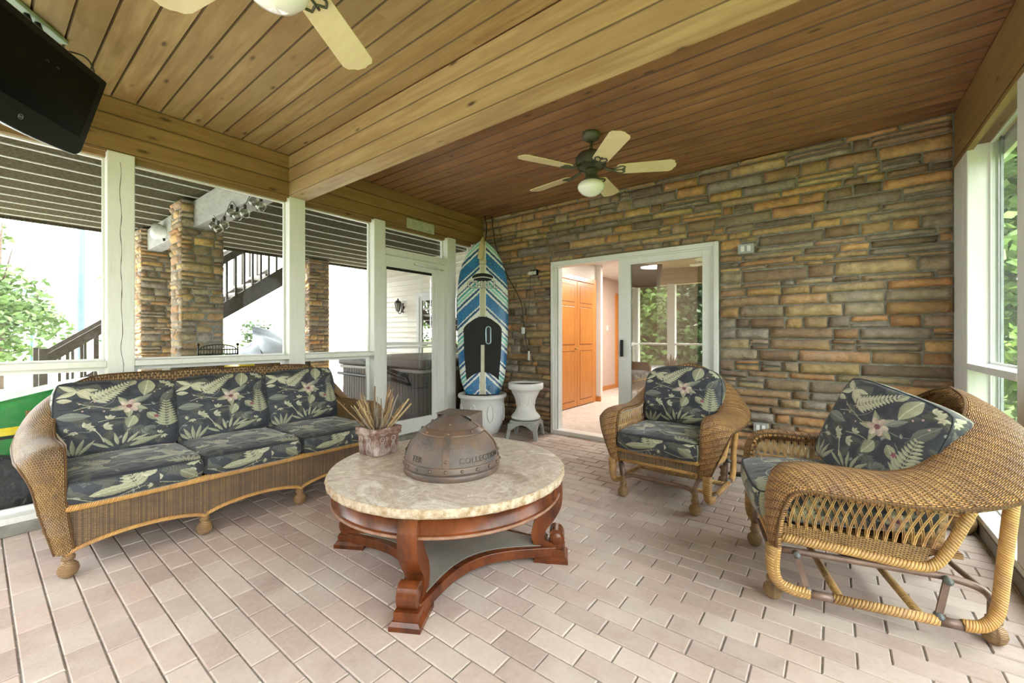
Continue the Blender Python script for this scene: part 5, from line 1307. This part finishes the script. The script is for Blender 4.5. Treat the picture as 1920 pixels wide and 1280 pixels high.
# siding wall of the wing
mb = MB(); z = -.05
while z < 3.1:
    mb.add([(-11.8, 6.105, z), (-3.9, 6.105, z), (-3.9, 6.14, z + .12), (-11.8, 6.14, z + .12), (-11.8, 6.14, z), (-3.9, 6.14, z)], [(0, 1, 2, 3), (4, 5, 1, 0)]); z += .12
mb.box(-11.8, -3.9, 6.14, 6.3, -.05, 5.5); struct(mb.build('wall_wing', SIDING))
mb = MB(); z = -.05
while z < 3.1: mb.add([(-3.97, YW, z), (-3.97, 6.12, z), (-3.955, 6.12, z + .1), (-3.955, YW, z + .1)], [(0, 3, 2, 1)]); z += .1
mb.box(-3.95, -3.91, YW + .02, 6.12, -.05, 2.9); struct(mb.build('wall_side', SIDING))
wd = sempty('door_5', (-6.55, 6.12, 0))
MB().box(-.85, -.76, -.05, .02, 0, 2.14).box(.76, .85, -.05, .02, 0, 2.14).box(-.76, .76, -.05, .02, 2.04, 2.14).box(-.76, -.68, -.03, .02, 0, 2.04).box(.68, .76, -.03, .02, 0, 2.04).box(-.68, .68, -.03, .02, 1.96, 2.04).box(-.68, .68, -.03, .02, 0, .12).build('door_frame', VINYL, wd, bevel=.004)
MB().box(-.68, .68, -.012, -.006, .12, 1.96).build('pane', m_glass('wing_glass', (.4, .38, .34), .45, 1), wd)
MB().box(-.68, .68, .03, .035, .12, 1.96).build('drawn_curtain', plain('brown_curtain', (.14, .07, .04), .8), wd)
lt = thing('wall_lantern', 'black coach lantern on the cream siding beyond the storm door', 'lantern', (-7.95, 6.12, 1.83))
MB().lathe([(0, 0), (.05, 0), (.05, -.012), (.055, .0)], 16, M=Matrix.Rotation(PI / 2, 4, 'X')).box(-.035, .035, -.02, 0, -.11, .11).build('back_plate', BLACK, lt)
MB().tube(crom([(0, -.02, -.05), (0, -.06, -.13), (0, -.11, -.13), (0, -.13, -.08)], 5), .010, 8).build('scroll_arm', BLACK, lt)
mb = MB().lathe([(0, -.10), (.035, -.08), (.04, -.075)], 6, 0, -.13).lathe([(.085, .11), (.06, .15), (.02, .17), (.015, .20), (.0, .22)], 6, 0, -.13)
for k in range(6):
    a_ = k * PI / 3; mb.tube([(.038 * math.cos(a_), -.13 + .038 * math.sin(a_), -.08), (.075 * math.cos(a_), -.13 + .075 * math.sin(a_), .11)], .006, 6)
mb.build('lantern_cage', BLACK, lt); MB().lathe([(.034, -.07), (.068, .105)], 6, 0, -.13).build('lantern_glass', plain('frosted_lantern', (.6, .6, .55), .3), lt)
# hot tub
ht = thing('hot_tub', 'brown slatted hot tub with folded cover outside the storm door', 'hot tub')
mb = MB().box(-5.85, -4.12, 3.42, 5.2, -.05, .70)
x = -5.85
while x < -4.13: mb.box(x, x + .052, 3.405, 3.42, 0, .70); x += .062
y = 3.42
while y < 5.15: mb.box(-4.12, -4.105, y, y + .052, 0, .70); y += .062
mb.build('cabinet', TUBW, ht)
MB().box(-5.90, -4.08, 3.38, 5.24, .70, .745).build('shell_lip', plain('tub_lip', (.46, .43, .39), .4), ht, bevel=.012)
MB().box(-5.92, -4.05, 3.36, 5.26, .75, .87).build('insulated_cover', TUBC, ht, bevel=.03)
MB().tube([(-5.3, 3.34, .86), (-4.25, 3.34, .66), (-4.22, 3.36, .56), (-4.6, 3.36, .60), (-5.9, 3.36, .62)], .022, 8).tube([(-5.2, 3.33, .80), (-4.3, 3.33, .62)], .012, 8).build('cover_lifter', BLACK, ht)
# string lights on the beam
sg = thing('string_lights', 'string of clear globe lights hanging from the grey beam outside', 'string lights')
bp = [(-5.55, 1.66, 2.42), (-5.40, 1.66, 2.36), (-5.22, 1.66, 2.38), (-5.02, 1.66, 2.47), (-4.86, 1.66, 2.41), (-4.66, 1.66, 2.40), (-4.44, 1.66, 2.47), (-4.28, 1.66, 2.40)]
MB().tube(crom([(a_, b_, c_ + .09 + (.03 if i % 3 == 0 else 0)) for i, (a_, b_, c_) in enumerate(bp)], 4), .004, 5).build('light_cord', CORD, sg)
GB = m_glass('globe_glass', (.6, .6, .54), .05, .8)
for p in bp: MB().lathe([(0, -.045), (.025, -.04), (.045, -.01), (.045, .012), (.03, .038), (.015, .05), (0, .05)], 16, p[0], p[1], M=Matrix.Translation((0, 0, p[2]))).build('globe_bulb', GB, sg); MB().lathe([(.014, .045), (.015, .085), (0, .09)], 10, p[0], p[1], M=Matrix.Translation((0, 0, p[2]))).build('bulb_socket', CORD, sg)
fl = thing('floodlight', 'white bullet floodlight on the beam between the two stone columns', 'floodlight', (-7.62, 1.66, 2.66), math.radians(-35))
MB().lathe([(0, -.12), (.05, -.11), (.07, -.07), (.11, .05), (.115, .10), (.09, .10), (.06, .03), (0, .02)], 24, M=RX(80)).build('lamp_housing', POTW, fl)
MB().tube([(0, 0, 0), (0, .02, -.12)], .02, 8).build('lamp_arm', BLACK, fl)
# draped tarp
tp = MB().grid(lambda p, q: (-11.2 + .9 * math.cos(p * 2 * PI) * (1 - q) ** .6 * (1 + .1 * nz(p * 9, q * 2, 0)), 4.15 + 1.45 * math.sin(p * 2 * PI) * (1 - q) ** .6 * (1 + .1 * nz(p * 9, q * 2, 5)), max(0, 1.05 * q ** .55 + .32 * q * math.sin(p * 2 * PI) + .10 * nz(p * 14, q * 3, 2))), 60, 16).build('covered_grill', TARP)
tag(tp, 'grey-blue tarp draped over bulky furniture beyond the outdoor stairs', 'tarp')
# tractor
tr = thing('lawn_tractor', 'green and yellow lawn tractor parked outside the left window below the rail', 'lawn tractor', (-4.62, .35, 0))
mb = MB()
prof = [(-.55, .16), (-.60, .45), (-.54, .60), (-.30, .72), (.1, .82), (.42, .86), (.45, .16)]
def extx(mb, prof, x0, x1, rnd=.0):
    n_ = len(prof); V = [(x0, y, z) for y, z in prof] + [(x1, y, z) for y, z in prof]
    mb.add(V, [tuple(range(n_)), tuple(reversed(range(n_, 2 * n_)))] + [((i + 1) % n_, i, n_ + i, n_ + (i + 1) % n_) for i in range(n_)]); return mb
extx(MB(), prof, -.28, .28).build('hood', TGREEN, tr, bevel=.05)
extx(MB(), [(-.56, .50), (.45, .53), (.45, .585), (-.56, .55)], .275, .288).build('yellow_stripe', TYELL, tr)
extx(MB(), [(-.56, .478), (.45, .505), (.45, .525), (-.56, .495)], .275, .286).build('vent_line', BLACK, tr)
extx(MB(), [(-.5, .10), (1.6, .12), (1.6, .26), (-.5, .24)], -.22, .24).build('chassis', BLACK, tr)
extx(MB(), [(.45, .25), (.9, .28), (.95, .55), (1.5, .58), (1.65, .30), (1.65, .25)], -.42, .42).build('rear_fender', TGREEN, tr, bevel=.04)
extx(MB(), [(.88, .55), (1.25, .55), (1.33, .90), (1.26, .935), (1.18, .90), (1.1, .63), (.88, .62)], -.2, .2).build('seat', TYELL, tr, bevel=.03)
for (x, y, r_, wd_) in ((.33, -.25, .19, .14), (-.33, -.25, .19, .14), (.36, 1.3, .26, .22), (-.36, 1.3, .26, .22)):
    whl = MB().lathe([(r_ * .55, -wd_ / 2), (r_ * .9, -wd_ / 2), (r_, -wd_ * .3), (r_, wd_ * .3), (r_ * .9, wd_ / 2), (r_ * .55, wd_ / 2)], 32, M=Matrix.Translation((x, y, r_)) @ Matrix.Rotation(PI / 2, 4, 'Y'))
    for k in range(36):
        a_ = k * PI / 18; whl.box(-wd_ * .42, wd_ * .42, -.008, .008, r_ - .004, r_ + .006, M=Matrix.Translation((x, y, r_)) @ Matrix.Rotation(a_, 4, 'X') @ Matrix.Rotation(.35, 4, 'Z'))
    ty = whl.build('tyre', RUBBER, tr); MB().lathe([(0, -wd_ * .3), (r_ * .56, -wd_ * .4), (r_ * .56, wd_ * .4), (0, wd_ * .3)], 24, M=Matrix.Translation((x, y, r_)) @ Matrix.Rotation(PI / 2, 4, 'Y')).build('wheel_rim', TYELL, ty)

# ================================================================== GROUND, PLANTS
struct(MB().box(-17, XL - .16, -9, 12, -.12, -.05).build('patio', CONC))
struct(MB().box(-140, 90, -90, 90, -.3, -.125).build('lawn', GRASSM))
struct(MB().box(-60, -17, -5, 40, -.125, -.10).box(XL - .2, XR + .5, -3.2, -1.62, -.12, -.03).build('driveway', CONC))
lw2 = MB().box(-46, -30, -12, 30, -.10, -.03); struct(lw2.build('lawn_strip', GRASSD))
struct(MB().box(-37.6, -36.6, -12, 30, -.06, -.02).build('kerb_strip', CONC))
def leafcloud(mb, cx, cy, cz, rx, ry, rz, n_, s_, rg):
    V = []; F = []
    for i in range(n_):
        while True:
            p = Vector((rg.uniform(-1, 1), rg.uniform(-1, 1), rg.uniform(-1, 1)))
            if .35 < p.length < 1: break
        q = Vector((cx + p.x * rx, cy + p.y * ry, cz + p.z * rz))
        if nz(q.x * 1.2, q.y * 1.2, q.z * 1.4) < -.18: continue
        a_ = Vector((rg.gauss(0, 1), rg.gauss(0, 1), rg.gauss(0, .6))).normalized(); b_ = a_.cross(Vector((rg.gauss(0, 1), rg.gauss(0, 1), rg.gauss(0, 1)))).normalized()
        l = s_ * rg.uniform(.7, 1.3); k = len(V)
        V += [q, q + a_ * l * .5 + b_ * l * .28, q + a_ * l, q + a_ * l * .5 - b_ * l * .28]; F.append((k, k + 1, k + 2, k + 3))
    mb.add(V, F, smooth=False)
def tree(name, label, cat, x, y, h, r_, n_, s_, mat, seed, trunk=.12, z0=.3, group=None):
    rg = random.Random(seed); t = thing(name, label, cat, (x, y, -.12), group=group)
    mb = MB()
    mb.tube([(0, 0, 0), (.05, .03, h * .3), (-.05, 0, h * .6), (0, .05, h * .85)], [trunk, trunk * .8, trunk * .5, trunk * .2], 10)
    for k in range(6):
        a_ = rg.uniform(0, 6.28); zz = h * rg.uniform(.25, .6); mb.tube([(0, 0, zz), (r_ * .6 * math.cos(a_), r_ * .6 * math.sin(a_), zz + h * .22)], [trunk * .4, trunk * .1], 6)
    mb.build('trunk', BARK, t); mb = MB()
    for k in range(9):
        a_ = rg.uniform(0, 6.28); rr = r_ * rg.uniform(0, .6); zz = h * rg.uniform(z0, .85)
        leafcloud(mb, rr * math.cos(a_), rr * math.sin(a_), zz, r_ * .55, r_ * .55, h * .17, n_ // 9, s_, rg)
    mb.build('foliage', mat, t); return t
G_ = 'trees and shrubs around the porch'
tree('leafy_tree', 'leafy green tree outside the right window, behind the corner post', 'tree', 2.3, 9.2, 6.5, 2.0, 16000, .19, LEAF, 1, z0=.08)
tree('leafy_tree', 'darker leafy tree farther out beyond the right window', 'tree', 2.2, 13.5, 8, 3.4, 9000, .2, LEAFD, 2, z0=.1)
tree('leafy_tree', 'tree standing to the right of the porch', 'tree', 6.8, 3.5, 7, 3, 7000, .18, LEAF, 3, z0=.1)
tree('flowering_shrub', 'low bright green shrub outside the right window below the tree', 'shrub', 1.95, 6.5, 1.9, .9, 6000, .09, plain('bright_leaf', (.12, .22, .025), .6), 4, trunk=.04, z0=.2)
for i, (x, y, h, r_) in enumerate(((-7.5, -9, 7, 3.2), (-3.5, -11, 8, 3.6), (.5, -9.5, 7, 3.0), (4.5, -8, 7, 3), (-11, -13, 9, 4), (-1.5, -15, 9, 4), (-6, -16, 10, 4.5))):
    tree('garden_tree', ('leafy garden tree behind the camera mirrored in the sliding glass'), 'tree', x, y, h, r_ * 1.1, 20000, .27, (LEAF, LEAFD)[i % 2], 10 + i, z0=.12, group='garden trees mirrored in the glass')
for i, (x, y) in enumerate(((-9, -19), (-3, -20.5), (3, -18.5), (9, -15))):
    tree('hedgerow_tree', 'dense far hedgerow tree closing off the garden behind the camera', 'tree', x, y, 7, 4.2, 6000, .8, LEAFD, 60 + i, z0=.05, group='far hedgerow trees')
tree('leafy_tree', 'green tree at the left edge beyond the patio', 'tree', -15.2, .35, 4.6, 1.5, 5000, .16, LEAF, 30, trunk=.08, z0=.22)
tree('leafy_tree', 'slim tree reaching under the deck edge, left of the first window post', 'tree', -22, 4.2, 6.9, 1.5, 3000, .2, LEAF, 31, z0=.55)
tree('garden_shrub', 'small shrub beside the draped tarp beyond the stairs', 'shrub', -12.8, 4.9, 1.9, .8, 1500, .12, LEAFD, 32, trunk=.03, z0=.3)
tree('garden_shrub', 'rounded bush between the left post and the stone columns', 'shrub', -18, 3.05, 2.0, .8, 1200, .14, LEAFD, 33, trunk=.03, z0=.5)
pole = MB().tube([(-21, 2.32, -.1), (-21, 2.32, 6.9)], .10, 10).build('street_pole', plain('blue_grey_pole', (.07, .12, .16), .5)); tag(pole, 'tall blue-grey pole across the bright driveway', 'pole')
gp = thing('goal_frame', 'thin teal metal frame standing on the far lawn at the left edge', 'goal frame', (-26, 0, 0)); TEAL = plain('teal_pipe', (.03, .12, .12), .5)
MB().tube([(0, 1.45, -.1), (0, 1.45, 3.0)], .04, 8).build('upright', TEAL, gp); MB().tube([(0, -2.2, -.1), (0, -2.2, 3.0)], .04, 8).build('upright', TEAL, gp); MB().tube([(0, -2.2, 3.0), (0, 1.45, 3.0)], .035, 8).build('crossbar', TEAL, gp)
